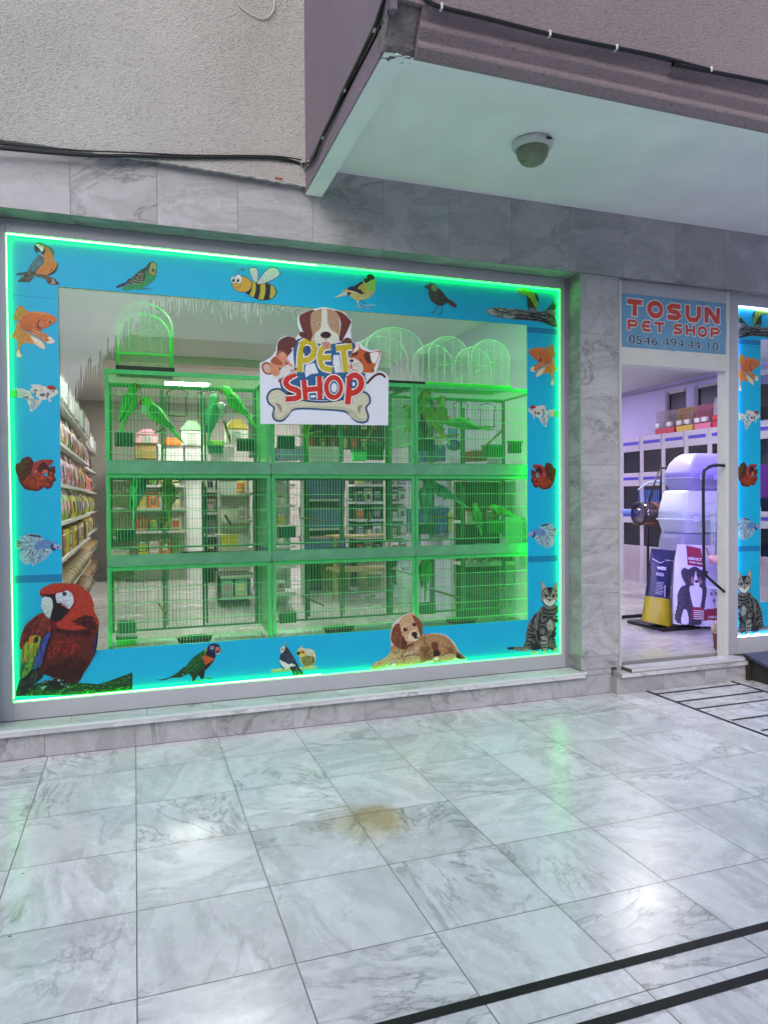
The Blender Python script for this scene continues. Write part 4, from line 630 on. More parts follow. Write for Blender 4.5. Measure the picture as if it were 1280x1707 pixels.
S.p(NB, grow(bp, 8)); S.p(BN, grow(bp, -2)); S.p((196,196,172), grow(bp, -10)); S.p((176,178,152), "200,985 240,1050 330,985 390,950 830,955 960,1050 1010,1060 960,1082 880,1045 830,985 640,968 390,962 320,1025 260,1068 205,1055"); S.p((140,140,118), "205,915 250,930 268,970 255,1000 235,960"); S.p((140,140,118), "985,935 950,940 935,975 955,1010 965,970")
def letters(strokes, col, w, extra=0):
    for ww, c in ((w+30+extra, BN), (w+22+extra, (222,222,224)), (w, col)):
        for st in strokes: S.l(c, st, ww)
letters(["450,395 432,480 425,642","432,400 490,368 545,395 556,455 520,520 440,545"], (186,172,34), 50); S.e(BN, 490, 448, 36, 40); S.e(NB, 490, 448, 28, 33); S.e((60,66,110), 492, 446, 16, 22)
letters(["700,412 635,425 605,480 612,560 640,605 715,622","612,515 705,512"], (186,172,34), 48); letters(["745,432 890,415","812,430 835,642"], (186,172,34), 50)
letters(["392,655 330,690 300,735 335,780 400,805 425,845 390,875 300,882"], (190,42,34), 50); letters(["462,712 478,888","600,680 606,882","470,800 604,788"], (190,42,34), 46)
S.e(BN, 725, 778, 104, 128); S.e((222,222,224), 725, 778, 98, 122); S.e((190,42,34), 725, 778, 86, 111); S.e((222,222,224), 728, 778, 46, 66); S.e(NB, 728, 778, 38, 58); S.e(WH, 730, 780, 26, 42)
letters(["868,690 862,800 850,928","858,700 910,668 962,700 970,765 930,815 868,835"], (190,42,34), 52); S.e(BN, 902, 748, 32, 38); S.e(NB, 902, 748, 26, 32); S.e(WH, 904, 748, 12, 18)
S.l((90,40,34), "1020,745 1060,700 1110,662 1155,662 1185,690", 22); S.p((92,44,38), "390,350 330,325 280,335 235,370 225,430 230,470 300,470 315,500 360,450 350,430 385,410")
# rodent
S.p((150,80,50), "215,490 230,455 270,450 310,480 315,515 260,500 225,510"); S.p((196,150,120), "240,480 275,465 305,495 300,520 250,500"); S.p((150,80,50), "85,590 100,560 150,555 180,600 180,655 140,665 100,640"); S.p((196,170,150), "100,595 120,572 150,575 165,620 160,650 120,640")
S.p((200,134,100), "165,560 210,505 260,495 310,520 350,570 380,600 390,640 330,670 260,675 200,675 165,640"); S.p((160,84,54), "165,545 210,502 270,560 262,580 210,575"); S.p((206,206,206), "260,610 320,580 370,600 400,610 385,650 330,665 300,680 250,690 200,700 180,680 240,670"); S.e(K_, 308, 558, 11, 13); S.e(K_, 252, 608, 10, 12); S.e((220,220,220), 311, 553, 4); S.e((220,220,220), 255, 603, 4)
S.e((150,90,80), 356, 630, 14, 9); S.l((120,60,50), "330,660 360,650 385,640", 5); S.e((140,80,60), 250, 718, 16, 20); S.p((150,84,70), "370,610 395,600 400,625 380,630")
# cat
S.p((186,90,40), "880,470 900,440 945,385 965,430 1010,450 1050,465 1130,450 1140,475 1100,570 1085,610 1080,645 1000,645 940,640 860,600 850,550 870,510"); S.p((220,214,214), "895,470 940,390 950,430 930,455"); S.p((226,222,222), "1060,470 1125,465 1120,510 1090,565 1060,540 1048,500"); S.p((84,44,36), "890,480 940,455 935,490 900,495"); S.p((84,44,36), "1000,475 1040,465 1060,555 1045,570 1010,540 995,500")
S.p((204,200,190), "850,530 900,515 960,550 990,600 975,645 930,630 870,600 850,570"); S.e((80,44,34), 886, 541, 19, 14); S.e(K_, 890, 500, 8, 8); S.e(K_, 965, 535, 8, 9); S.l((120,40,40), "880,560 880,590", 7); S.p((196,100,90), "870,585 890,580 895,600 880,605"); S.l((90,80,80), "905,575 950,560", 3); S.l((90,80,80), "905,585 955,590", 3); S.e((208,206,200), 770, 605, 16, 24); S.e((206,204,200), 1015, 680, 12, 20); S.e((70,30,24), 1075, 622, 10, 8)
# dog
S.p((92,52,36), "420,300 440,280 480,310 505,345 470,345 430,325"); S.p((92,52,36), "800,370 840,335 880,350 888,385 820,385")
S.p((40,24,24), "425,150 470,112 550,88 535,130 525,200 540,300 520,365 490,345 450,270 425,200"); S.p((104,46,38), "422,150 470,112 540,92 518,150 520,210 535,300 522,360 495,345 455,270 428,200"); S.p((40,24,24), "730,95 800,112 874,180 870,220 820,330 795,370 775,345 790,220 770,140"); S.p((104,46,38), "745,98 810,118 876,182 870,225 820,330 790,368 782,320 795,220 775,150")
S.p((170,140,108), "525,130 560,95 640,78 720,90 765,130 780,220 775,320 760,370 700,385 600,385 550,360 535,290 520,210"); S.p((206,210,196), "625,80 665,78 672,200 700,260 765,310 765,360 720,388 600,388 555,355 560,300 610,250 618,170"); S.e((72,44,34), 656, 312, 48, 31); S.e((40,26,22), 656, 306, 40, 22); S.l((70,50,40), "657,340 658,375", 5)
for x in (597, 703): S.e((214,210,196), x, 214, 14); S.e(K_, x+2, 214, 10, 12); S.e((230,230,230), x+5, 209, 4)
S.p((196,130,120), "625,378 690,378 685,420 662,440 640,425"); S.l((160,90,86), "660,385 662,420", 4); S.build('printed_picture', sg, lift=.0006)
# ---------------- text ----------------
def text_polys(txt, size=1, off=0, sx=1):
    cu = bpy.data.curves.new('lettering', 'FONT'); cu.body = txt; cu.size = size; cu.offset = off; cu.align_x = 'LEFT'; cu.resolution_u = 4
    o = bpy.data.objects.new('lettering', cu); sc.collection.objects.link(o); dg = bpy.context.evaluated_depsgraph_get(); me = bpy.data.meshes.new_from_object(o.evaluated_get(dg))
    r = [(v.co.x*sx, v.co.y) for v in me.vertices], [list(p.vertices) for p in me.polygons]; bpy.data.objects.remove(o); return r
def text_on(mb, txt, fn, box, m, off=0, flip=False):
    """fit a line of text into box (u0,v0,u1,v1) and map it with fn(u,v)->xyz"""
    vs_, fs_ = text_polys(txt, 1, off); xs_ = [v[0] for v in vs_]; ys_ = [v[1] for v in vs_]; a, b_, c, d = min(xs_), max(xs_), min(ys_), max(ys_)
    mb.add([fn(box[0]+(x-a)/(b_-a)*(box[2]-box[0]), box[1]+(y-c)/(d-c)*(box[3]-box[1])) for x, y in vs_], fs_, m)
# ---------------- doorway ----------------
df = empty('door_frame', (0,0,0), 'pale aluminium door frame with a transom, open doorway below the blue shop banner', 'door frame')
mb = MB(); mb.box((3.243,.03,.150), (3.288,.12,2.936), ALUL, .003); mb.box((4.235,.029,.152), (4.2615,.12,2.936), ALUL, .003); mb.build('jamb', df)
mb = MB(); mb.box((3.2885,.031,2.335), (4.2345,.115,2.458), ALUL, .003); mb.build('transom', df); mb = MB(); mb.box((3.2885,.031,2.842), (4.2345,.115,2.936), ALU, .003); mb.build('head', df)
bn = empty('shop_banner', (0,0,0), 'creased blue banner with red lettering and a phone number above the doorway', 'banner')
def bnf(u, v):  # a slightly creased sheet
    x = 3.290+u*.947; z = 2.458+v*.383; return (x, .036+.004*math.sin(u*9+v*3)+.003*math.sin(u*23-v*11)+.004*abs(math.sin((u-v*.35)*7.3)), z-.010*u*(1-v))
BB = mat('banner_blue', (112,160,196), .6, var=.08, vscale=6, bump=.25, bscale=7); mb = MB(); NU, NV = 60, 24
mb.add([bnf(i/NU, j/NV) for j in range(NV+1) for i in range(NU+1)], [(j*(NU+1)+i, j*(NU+1)+i+1, (j+1)*(NU+1)+i+1, (j+1)*(NU+1)+i) for j in range(NV) for i in range(NU)], BB, True); mb.build('sheet', bn)
BR, BW, BD = mat('banner_red', (206,78,68), .6, var=.1, vscale=20), mat('banner_white', (214,220,226), .6, var=.04), mat('banner_dark', (52,58,70), .6, var=.05)
def heavy(mb, txt, box, w, m, lift):
    u0, v0, u1, v1 = box; n = len(txt.replace(' ', ''))+.45*txt.count(' '); cw = (u1-u0)/n; x = u0; w = w/2
    G = {'T':[((.04,.86),(.96,.86)),((.5,.86),(.5,.0))],'O':'o','S':[((.92,.86),(.35,.87),(.12,.72),(.25,.55),(.75,.45),(.88,.28),(.65,.12),(.06,.13))],'U':[((.12,1),(.12,.35),(.3,.12),(.7,.12),(.88,.35),(.88,1))],'N':[((.12,0),(.12,1)),((.14,.92),(.86,.08)),((.88,0),(.88,1))],
     'P':[((.16,0),(.16,.88)),((.1,.87),(.7,.87),(.9,.68),(.7,.45),(.2,.44))],'E':[((.9,.87),(.35,.87),(.12,.5),(.35,.13),(.92,.13)),((.2,.5),(.82,.5))],'H':[((.14,0),(.14,1)),((.86,0),(.86,1)),((.14,.5),(.86,.5))]}
    for ch in txt:
        if ch == ' ': x += cw*.45; continue
        g = G[ch]; k = .80
        if g == 'o': g = [[(.5+.40*math.cos(a*math.pi/10), .5+.39*math.sin(a*math.pi/10)) for a in range(21)]]
        for si, st in enumerate(g):
            st = [(x+p_[0]*cw*k, v0+p_[1]*(v1-v0)) for p_ in st]; asp = 2.47; A = []; B_ = []
            for i, p_ in enumerate(st):
                t0 = st[i-1] if i else (st[-2] if st[0] == st[-1] else p_); t1 = st[i+1] if i < len(st)-1 else (st[1] if st[0] == st[-1] else p_)
                dx, dy = (t1[0]-t0[0])*asp, t1[1]-t0[1]; l = math.hypot(dx, dy) or 1; ex = 0 if (0 < i < len(st)-1 or st[0] == st[-1]) else lift[1]*(1 if i else -1)
                px, py = p_[0]+dx/l*ex/asp, p_[1]+dy/l*ex; A.append((px-dy/l*w/asp, py+dx/l*w)); B_.append((px+dy/l*w/asp, py-dx/l*w))
            for i in range(len(A)-1):
                for q in range(4):
                    def lp_(a, b, t): return (a[0]+(b[0]-a[0])*t, a[1]+(b[1]-a[1])*t)
                    Q = [lp_(A[i], A[i+1], q/4), lp_(B_[i], B_[i+1], q/4), lp_(B_[i], B_[i+1], (q+1)/4), lp_(A[i], A[i+1], (q+1)/4)]
                    mb.add([(lambda v: (v[0], v[1]-lift[0]-si*.0002, v[2]))(bnf(*z)) for z in Q], [(0,1,2,3)], m)
        x += cw
mb = MB(); heavy(mb, 'TOSUN', (.05,.60,.97,.90), .140, BW, (.0008,.022)); heavy(mb, 'TOSUN', (.05,.60,.97,.90), .095, BR, (.0018,0)); heavy(mb, 'PET SHOP', (.055,.33,.965,.53), .090, BW, (.0008,.018)); heavy(mb, 'PET SHOP', (.055,.33,.965,.53), .054, BR, (.0018,0))
def tf(l): return lambda u, v: (lambda w: (w[0], w[1]-l, w[2]))(bnf(u, v))
text_on(mb, '0546 494 44 10', tf(.0012), (.058,.075,.935,.245), BW, .02); text_on(mb, '0546 494 44 10', tf(.0022), (.065,.083,.928,.237), BD, -.004)
mb.build('lettering', bn)
# sliding glass door pushed open behind the right window
sd = empty('sliding_door', (0,0,0), 'glass door leaf slid open to the right of the doorway with a black pull handle', 'door')
mb = MB(); mb.box((4.285,.135,.175), (4.315,.165,2.34), mat('door_stile', (120,122,150), .35), .003); mb.box((5.12,.135,.175), (5.16,.165,2.34), mat('door_stile'), .003); mb.box((4.3155,.136,.175), (5.1195,.164,.24), mat('door_stile')); mb.box((4.3155,.136,2.28), (5.1195,.164,2.34), mat('door_stile')); mb.build('leaf_frame', sd)
mb = MB(); mb.add([(4.315,.15,.24),(5.12,.15,.24),(5.12,.15,2.28),(4.315,.15,2.28)], [(0,1,2,3)], GLASS); mb.build('glass_pane', sd)
hp = [onY(p, .02) for p in [(1206,776),(1190,776),(1178,781),(1172,793),(1172,870),(1173,952),(1177,960),(1206,986)]]; mb = MB(); mb.tube(smooth(hp, 4), .011, mat('black_powder_coat', (24,24,34), .4), 8)
for q in (hp[0], hp[-1]): mb.tube([q, (4.292, .14, q.z)], .011, mat('black_powder_coat'), 8)
mb.build('pull_handle', sd)
for zz in (1.30, 1.20): mb = MB(); mb.box((4.264,.121,zz-.045), (4.290,.1345,zz+.035), BLK, .003); mb.build('lock_case', sd)
# ---------------- shop interior ----------------
FZ, ZC, XL, XR, YB = .168, 3.0, -1.15, 7.15, 8.2
W_IN = mat('interior_white_paint', (186,174,168), .8, var=.03, vscale=2); W_VIO = mat('violet_lit_wall', (208,200,234), .8, var=.03, vscale=2)  # second wall colour has the violet LED glow put into it
mb = MB(); grid(mb, (0,0,FZ), (1,0,0), (0,1,0), cuts(XL, XR, XL+.33, .6), cuts(.155, YB, .5, .6), M_IN, .004); mb.box((XL,.15,.0), (XR,YB,FZ-.003), M_GROUTW); tag(mb.build('shop_floor'), kind='structure')
mb = MB(); mb.box((XL-.1,.2,ZC), (XR+.1,YB+.1,ZC+.1), mat('ceiling_paint', (214,216,210), .85, var=.02)); mb.box((XL,4.1,ZC-.09), (3.0,4.32,ZC-.001), mat('ceiling_beam_paint', (206,190,180), .85)); tag(mb.build('shop_ceiling'), kind='structure')
mb = MB(); mb.box((XL-.1,.2,0), (XL,YB,ZC), W_IN); mb.box((XL-.1,YB,0), (XR+.1,YB+.1,ZC), W_IN); mb.box((3.06,.62,FZ), (3.2,3.3,ZC-.001), W_VIO)
# right wall with two window openings
wy = [(onX((1108,700),XR).y, onX((1143,700),XR).y), (onX((1156,700),XR).y, 2.2)]; wz0, wz1 = 2.30, 2.88
ys_ = [.2, 2.2, wy[1][0], wy[0][1], wy[0][0], YB]
for a, b_, solid in ((.2,2.2,1),(2.2,wy[1][0],0),(wy[1][0],wy[0][1],1),(wy[0][1],wy[0][0],0),(wy[0][0],YB,1)):
    if solid: mb.box((XR,a,0), (XR+.12,b_,ZC), W_VIO)
    else: mb.box((XR,a,0), (XR+.12,b_,wz0), W_VIO); mb.box((XR,a,wz1), (XR+.12,b_,ZC), W_VIO)
tag(mb.build('shop_wall'), kind='structure')
for i, (a, b_) in enumerate(((wy[0][1], wy[0][0]), (2.2, wy[1][0]))):
    w = empty('high_window', (0,0,0), ('small' if i == 0 else 'wide')+' dark high window above the aquarium cabinets '+('nearer the corner' if i == 0 else 'behind the white bird cage'), 'window', 'high windows over the cabinets')
    mb = MB(); mb.box((XR+.06,a,wz0), (XR+.065,b_,wz1), mat('dark_window_glass', (16,20,26), .35)); mb.build('pane', w)
    mb = MB(); f = mat('cream_window_frame', (206,200,196), .5); mb.box((XR+.02,a,wz0), (XR+.058,a+.02,wz1), f); mb.box((XR+.02,b_-.02,wz0), (XR+.058,b_,wz1), f); mb.box((XR+.021,a+.05,wz1-.04), (XR+.057,b_-.05,wz1), f); mb.build('frame', w)
mb = MB(); pc = [Vector((XR-.02, y, 2.93+.004*math.sin(y*5))) for y in (2.2,3,4,5,6.4)]+[Vector((XR-.02,6.5,2.86)), Vector((XR-.02,6.52,2.5))]; mb.tube(pc, .016, mat('cable_duct', (176,170,186), .6), 8); tag(mb.build('cable_duct'), 'thin grey cable duct running under the ceiling above the high windows', 'cable duct')
CL = led('ceiling_panel_light', (1,.97,.92), 40); FRW = mat('white_panel_frame', (220,220,220), .5)
def panel(x, y, lb):
    t = empty('ceiling_light', (x, y, ZC), lb, 'ceiling light', 'square light panels in the shop ceiling'); mb = MB(); mb.box((-.29,-.29,-.012), (.29,.29,-.009), VC if (x > 4 and y > 4) else CL); mb.build('diffuser', t)
    mb = MB(); ring2 = [(-.31,-.31,.31,-.29),(-.31,.29,.31,.31),(-.31,-.29,-.29,.29),(.29,-.29,.31,.29)]
    for a, b_, c, d in ring2: mb.box((a,b_,-.016), (c,d,-.001), FRW)
    mb.build('frame', t)
v = onZ((311,641), ZC)
VC = led('violet_panel_light', (.62,.50,1), 60)  # unseen panel given violet light to tint the right half of the shop
for x, y, lb in ((v.x, v.y, 'lit square ceiling panel seen through the top left cage'), (.74,1.24,'square ceiling panel above the cages just inside the large window'), (5.02,2.12,'square ceiling panel just inside the doorway'), (5.1,5.6,'square ceiling panel deep in the right half of the shop'), (2.2,4.9,'square ceiling panel behind the partition wall'), (2.4,6.9,'square ceiling panel near the back wall')): panel(x, y, lb)
# ---- cages in the window ----
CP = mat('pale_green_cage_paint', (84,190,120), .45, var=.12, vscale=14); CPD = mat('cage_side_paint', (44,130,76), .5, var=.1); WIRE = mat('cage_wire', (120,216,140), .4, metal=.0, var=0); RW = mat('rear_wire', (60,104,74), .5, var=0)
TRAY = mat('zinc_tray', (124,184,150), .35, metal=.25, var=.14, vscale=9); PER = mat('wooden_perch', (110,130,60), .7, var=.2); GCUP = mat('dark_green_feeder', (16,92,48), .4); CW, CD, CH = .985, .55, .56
def wire(mb, a, b_, r, m): mb.tube([a, b_], r, m, 4, smooth=False, cap=False)
def make_cage():
    t = empty('breeding_cage', (0,0,0)); t['category'] = 'cage'
    mb = MB(); b = .016
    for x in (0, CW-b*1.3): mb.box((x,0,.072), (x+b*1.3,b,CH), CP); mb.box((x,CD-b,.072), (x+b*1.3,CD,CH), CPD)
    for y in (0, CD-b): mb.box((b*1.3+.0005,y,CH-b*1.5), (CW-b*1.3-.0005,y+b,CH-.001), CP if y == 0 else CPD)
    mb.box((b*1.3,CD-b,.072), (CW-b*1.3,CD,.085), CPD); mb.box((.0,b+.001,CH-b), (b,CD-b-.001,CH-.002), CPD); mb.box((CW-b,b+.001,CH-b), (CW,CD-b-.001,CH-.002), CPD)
    mb.build('frame', t)
    mb = MB(); mb.box((.001,-.006,.004), (CW-.001,.004,.068), TRAY); mb.box((.002,.004,.004), (CW-.002,CD,.010), TRAY); mb.box((.001,-.010,.0), (CW-.001,-.001,.0038), CP); mb.box((.001,-.009,.0682), (CW-.001,.002,.0715), CP)
    for x in (.14,.71): mb.lathe([(.004,-.0095),(.005,-.006)], (x, 0, .056), TRAY, 8, axis='y')
    mb.build('tray', t)
    mb = MB(); n = 50
    for i in range(n+1): x = .024+(CW-.048)*i/n; wire(mb, (x,.005,.074), (x,.005,CH-.02), .0017, WIRE)
    for z in (.115,.225,.335,.43): wire(mb, (.02,.0025,z), (CW-.02,.0025,z), .0026, WIRE)
    mb.build('front_grille', t)
    mb = MB()
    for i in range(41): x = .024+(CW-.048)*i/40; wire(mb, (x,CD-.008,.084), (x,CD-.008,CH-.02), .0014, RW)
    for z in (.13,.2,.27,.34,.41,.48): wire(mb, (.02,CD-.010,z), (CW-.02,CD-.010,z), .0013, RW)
    for x in (0, CW-.004):
        for i in range(21): y = .03+(CD-.06)*i/20; wire(mb, (x+.002,y,.075), (x+.002,y,CH-.02), .0011, WIRE)
        for z in (.2,.32,.43): wire(mb, (x+.004,.02,z), (x+.004,CD-.02,z), .0016, WIRE)
    mb.build('rear_grille', t)
    mb = MB()
    for i in range(36): x = .02+(CW-.04)*i/35; wire(mb, (x,.018,CH-.006), (x,CD-.018,CH-.006), .0010, WIRE)
    for i in range(14): y = .03+(CD-.06)*i/13; wire(mb, (.02,y,CH-.008), (CW-.02,y,CH-.008), .0010, WIRE)
    mb.build('roof_grille', t)
    for k, x in enumerate((.335,.60)):
        mb = MB(); mb.box((x,CD-.014,.085), (x+.016,CD-.001,CH-.03), CPD); mb.box((x+.022,CD-.016,.10), (x+.034,CD-.003,CH-.07), CPD); mb.build('door_post', t)
    mb = MB(); mb.box((.052,.03,.15), (.16,.10,.225), GCUP, .006); mb.build('feeder', t)
    mb = MB(); mb.tube([(.34,.03,.255),(.30,CD-.03,.265)], .008, PER, 7); mb.build('perch', t)
    mb = MB(); mb.tube([(.70,.03,.30),(.80,CD-.03,.22)], .008, PER, 7); mb.build('perch', t); return t
cg = make_cage(); RZ = [.428,.988,1.548]; CX = [-.160,.832,1.822]; RN = ['bottom','middle','top']; CN = ['left hand','centre','right hand']; first = True
for r in (2,1,0):
    for c in range(3):
        o = cg if first else dup(cg); first = False; o.location = (CX[c], .33, RZ[r]); o.scale = (1, 1, 1.118 if r == 2 else .998); o['label'] = 'pale green wire bird cage, %s one in the %s row of the window' % (CN[c], RN[r]); o['group'] = 'stacked wire bird cages behind the large window'
mb = MB()
for x in (-.14,.83,1.82,2.78):
    for y in (.36,.84): mb.box((x-.015,y-.015,FZ), (x+.015,y+.015,.425), CPD)
mb.box((-.16,.34,.41), (2.80,.86,.4265), CPD); tag(mb.build('cage_stand'), 'low green steel stand carrying the stacked cages', 'stand')
# items inside the cages
def thing_mb(name, mb, lb, cat, group=None): return tag(mb.build(name), lb, cat, group)
def bowl(x, y, z, r, col, lb, name='food_bowl'):
    mb = MB(); mb.lathe([(r*.6,0),(r*.8,.004),(r,.045),(r*.96,.046),(r*.75,.012),(.001,.010)], (x,y,z), mat('bowl_%d_%d_%d' % col, col, .4), 24, sq=(1,.6)); return thing_mb(name, mb, lb, 'bowl')
for (px, py, Y, r, col, lb) in ((325,1052,.62,.12,(24,24,26),'black oval bowl on the floor of the bottom left cage'),(565,1040,.62,.12,(34,32,26),'black oval bowl of seed in the bottom centre cage'),(770,1028,.62,.13,(28,40,28),'dark oval bowl in the bottom right cage'),(330,907,.60,.14,(20,20,22),'long black bowl in the middle left cage'),(560,905,.60,.10,(26,28,26),'dark bowl in the middle centre cage'),(806,903,.60,.075,(120,150,130),'pale bowl in the middle right cage')):
    bowl(onY((px,py),Y).x, Y, RZ[0]+.011 if py > 1000 else RZ[1]+.011, r, col, lb)
def block(name, px0, px1, py0, py1, Y, d, col, lb, cat, bev=.008, deco=None, z0=None):
    a, b_ = onY((px0,py1), Y), onY((px1,py0), Y); mb = MB(); m = mat('%s_%d_%d_%d' % (name, *col), col, .45, var=.08)
    za = a.z if z0 is None else z0; mb.box((a.x,Y,za), (b_.x,Y+d,b_.z), m, bev)
    if deco: deco(mb, a.x, b_.x, za, b_.z, Y, d)
    return thing_mb(name, mb, lb, cat)
def lid(col, t=.25):
    def f(mb, x0, x1, z0, z1, Y, d): mb.box((x0-.006,Y-.006,z1-(z1-z0)*t), (x1+.006,Y+d+.006,z1+.004), mat('lid_%d_%d_%d' % col, col, .45), .006)
    return f
for q in ((398,425,732,751,.66,.09,(14,70,40),'dark green feeder box in the top left cage'),(349,372,744,757,.50,.05,(36,130,80),'small green feeder hooked on the top left cage'),(590,612,750,768,.50,.06,(60,210,110),'bright green feeder in the top centre cage'),(612,640,738,766,.66,.07,(30,100,40),'green bath box in the top centre cage'),(812,838,742,762,.62,.09,(20,84,36),'green box in the top right cage'),(853,870,735,755,.62,.07,(16,80,36),'green dish at the right of the top right cage'),(811,838,867,890,.60,.08,(20,90,40),'green box in the middle right cage'),(195,228,1062,1078,.55,.08,(60,190,40),'bright green block in the bottom left cage')):
    block('feeder', *q, 'feeder', deco=lid((30,120,60), .18))
SW = mat('swing_wire', (20,60,50), .5)
for i, (px, py, r) in enumerate(((296,652,16),(345,656,17),(768,672,15),(812,676,17))):
    a = onY((px, py), .62); mb = MB(); r_ = r/1194*4.87; mb.tube([(a.x+r_*math.sin(t*.314), .62, a.z+r_*.5*math.cos(t*.314)-.02) for t in range(-7, 8)], .003, SW, 6); mb.tube([(a.x-r_*.81,.62,a.z-.035),(a.x-r_*.85,.62,a.z-.16)], .003, SW, 6); mb.tube([(a.x+r_*.81,.62,a.z-.035),(a.x+r_*.85,.62,a.z-.16)], .003, SW, 6); mb.tube([(a.x-r_*.9,.62,a.z-.16),(a.x+r_*.9,.62,a.z-.16)], .006, PER, 6)
    thing_mb('bird_swing', mb, 'hooped bird swing, %s one hanging in the top %s cage' % (('left','right')[i % 2], ('left','right')[i//2]), 'swing', 'bird swings')
for i, (px, py) in enumerate(((243,678),(369,682))):
    a = onY((px, py), .70); mb = MB(); mb.lathe([(.004,-.075),(.008,-.05),(.026,-.042),(.026,.035),(.012,.045),(.001,.046)], tuple(a), mat('milky_bottle', (200,206,204), .2), 14); thing_mb('water_bottle', mb, 'white water bottle clipped in the top left cage, %s of two' % ('left','right')[i], 'bottle', 'water bottles')
# parakeets
BE = mat('bird_eye', (20,18,18), .2, var=0); BK = mat('bird_beak', (190,70,60), .4, var=0); FT = mat('bird_foot', (130,120,110), .6, var=0)
def make_bird(col, dark):
    m = mat('feathers_%d_%d_%d' % col, col, .7, var=.16, vscale=70, bump=.3, bscale=160); md = mat('wing_%d_%d_%d' % dark, dark, .7, var=.2, vscale=90, bump=.3, bscale=200); t = empty('parakeet'); t['category'] = 'bird'
    sp_ = smooth([(.038,0,.131),(.031,0,.131),(.018,0,.117),(.006,0,.096),(.001,0,.074),(-.008,0,.044),(-.024,0,.012),(-.038,0,-.014),(-.050,0,-.036),(-.068,0,-.078),(-.086,0,-.120),(-.096,0,-.146)], 3); rr = [.006,.017,.0245,.0205,.0300,.0365,.0310,.0190,.0115,.0085,.0055,.0015]
    rs = [rr[min(i//3, 11)]*(1-(i % 3)/3)+rr[min(i//3+1, 11)]*(i % 3)/3 for i in range(len(sp_))]; mb = MB(); mb.tube(sp_, rs, m, 14); mb.build('body', t)
    mb = MB(); mb.tube([(.034,0,.128),(.047,0,.124),(.051,0,.114),(.046,0,.104)], [.010,.009,.006,.001], BK, 8); mb.build('beak', t)
    for s in (-1, 1):
        mb = MB(); sh = [(.010,.078),(-.008,.088),(-.028,.066),(-.046,.022),(-.062,-.022),(-.074,-.058),(-.054,-.040),(-.028,-.004),(-.002,.024),(.014,.052)]
        mb.add([(x, s*(.034+.006*math.sin(i)), z) for i, (x, z) in enumerate(sh)]+[(x*.98, s*.014, z) for x, z in sh], [list(range(10)) if s < 0 else list(range(10))[::-1]]+[(i, 10+i, 10+(i+1) % 10, (i+1) % 10) for i in range(10)], md, False); mb.build('wing', t)
        mb = MB(); mb.lathe([(.001,0),(.0035,.001),(.001,.003)], (.026, s*.0215, .124), BE, 8, axis='y'); mb.build('eye', t)
        mb = MB(); mb.tube([(-.012,s*.012,.020),(-.004,s*.013,-.004),(.010,s*.014,-.012)], [.005,.0035,.002], FT, 6); mb.build('foot', t)
    return t
COLS = [((70,210,60),(40,160,50)), ((140,200,60),(90,160,50)), ((90,200,130),(50,150,100))]; protos = []
birds = [(222,684,.50,0,.15,1,0,'bright green parakeet highest at the left of the top left cage',1),(262,704,.46,0,-.35,-1,0,'bright green parakeet clinging low in the middle of the top left cage',1.05),(360,702,.55,0,.35,1,2,'blue green parakeet with a drooping tail in the top left cage',1.05),(392,684,.60,0,-.3,-1,0,'green parakeet high at the right of the top left cage',1.05),
 (520,705,.50,0,.6,1,1,'yellow green parakeet whose tail shows below the white sign',1),(700,690,.50,0,-.12,1,1,'pale green parakeet perched upright beside the centre cage post',1.1),(716,706,.52,0,-.2,-1,1,'yellow green parakeet second from the left in the top right cage',1.1),(742,700,.55,0,.5,1,1,'yellow green parakeet huddled mid cage in the top right cage',1.05),(779,700,.45,0,2.25,1,0,'vivid green parakeet stretched upside down in the top right cage',1.0),(684,716,.60,0,.1,-1,0,'green parakeet half hidden right of the white sign',1.1),
 (238,824,.50,0,.35,1,2,'blue green parakeet at the left of the middle left cage',1.1),(292,832,.62,0,.55,1,1,'dull green parakeet on the perch of the middle left cage',1.0),(716,834,.50,0,.5,1,2,'green parakeet turned left in the middle right cage',1.0),(740,830,.56,0,-.7,-1,2,'teal parakeet with spread tail in the middle right cage',1.0),(800,862,.50,0,.9,1,0,'small green parakeet low in the middle right cage',.7),(838,858,.50,0,-.9,-1,0,'small green parakeet near the right side of the middle right cage',.7),
 (716,958,.50,0,.5,1,0,'green parakeet on the sloping perch of the bottom right cage',1.0)]
pr = [make_bird(a, b_) for a, b_ in COLS]; used_ = set()
for (px, py, Y, _, tilt, s, ci, lb, k) in birds:
    o = pr[ci] if ci not in used_ else dup(pr[ci]); used_.add(ci); v = onY((px, py), Y); o.location = v; k *= 1.15; tilt *= .8; o.scale = (k*1.05,k*1.05,k)
    o.rotation_euler = (0, -tilt, (0 if s > 0 else math.pi)+random.uniform(-.6,.6))
    o['label'] = lb; o['group'] = 'parakeets in the window cages'
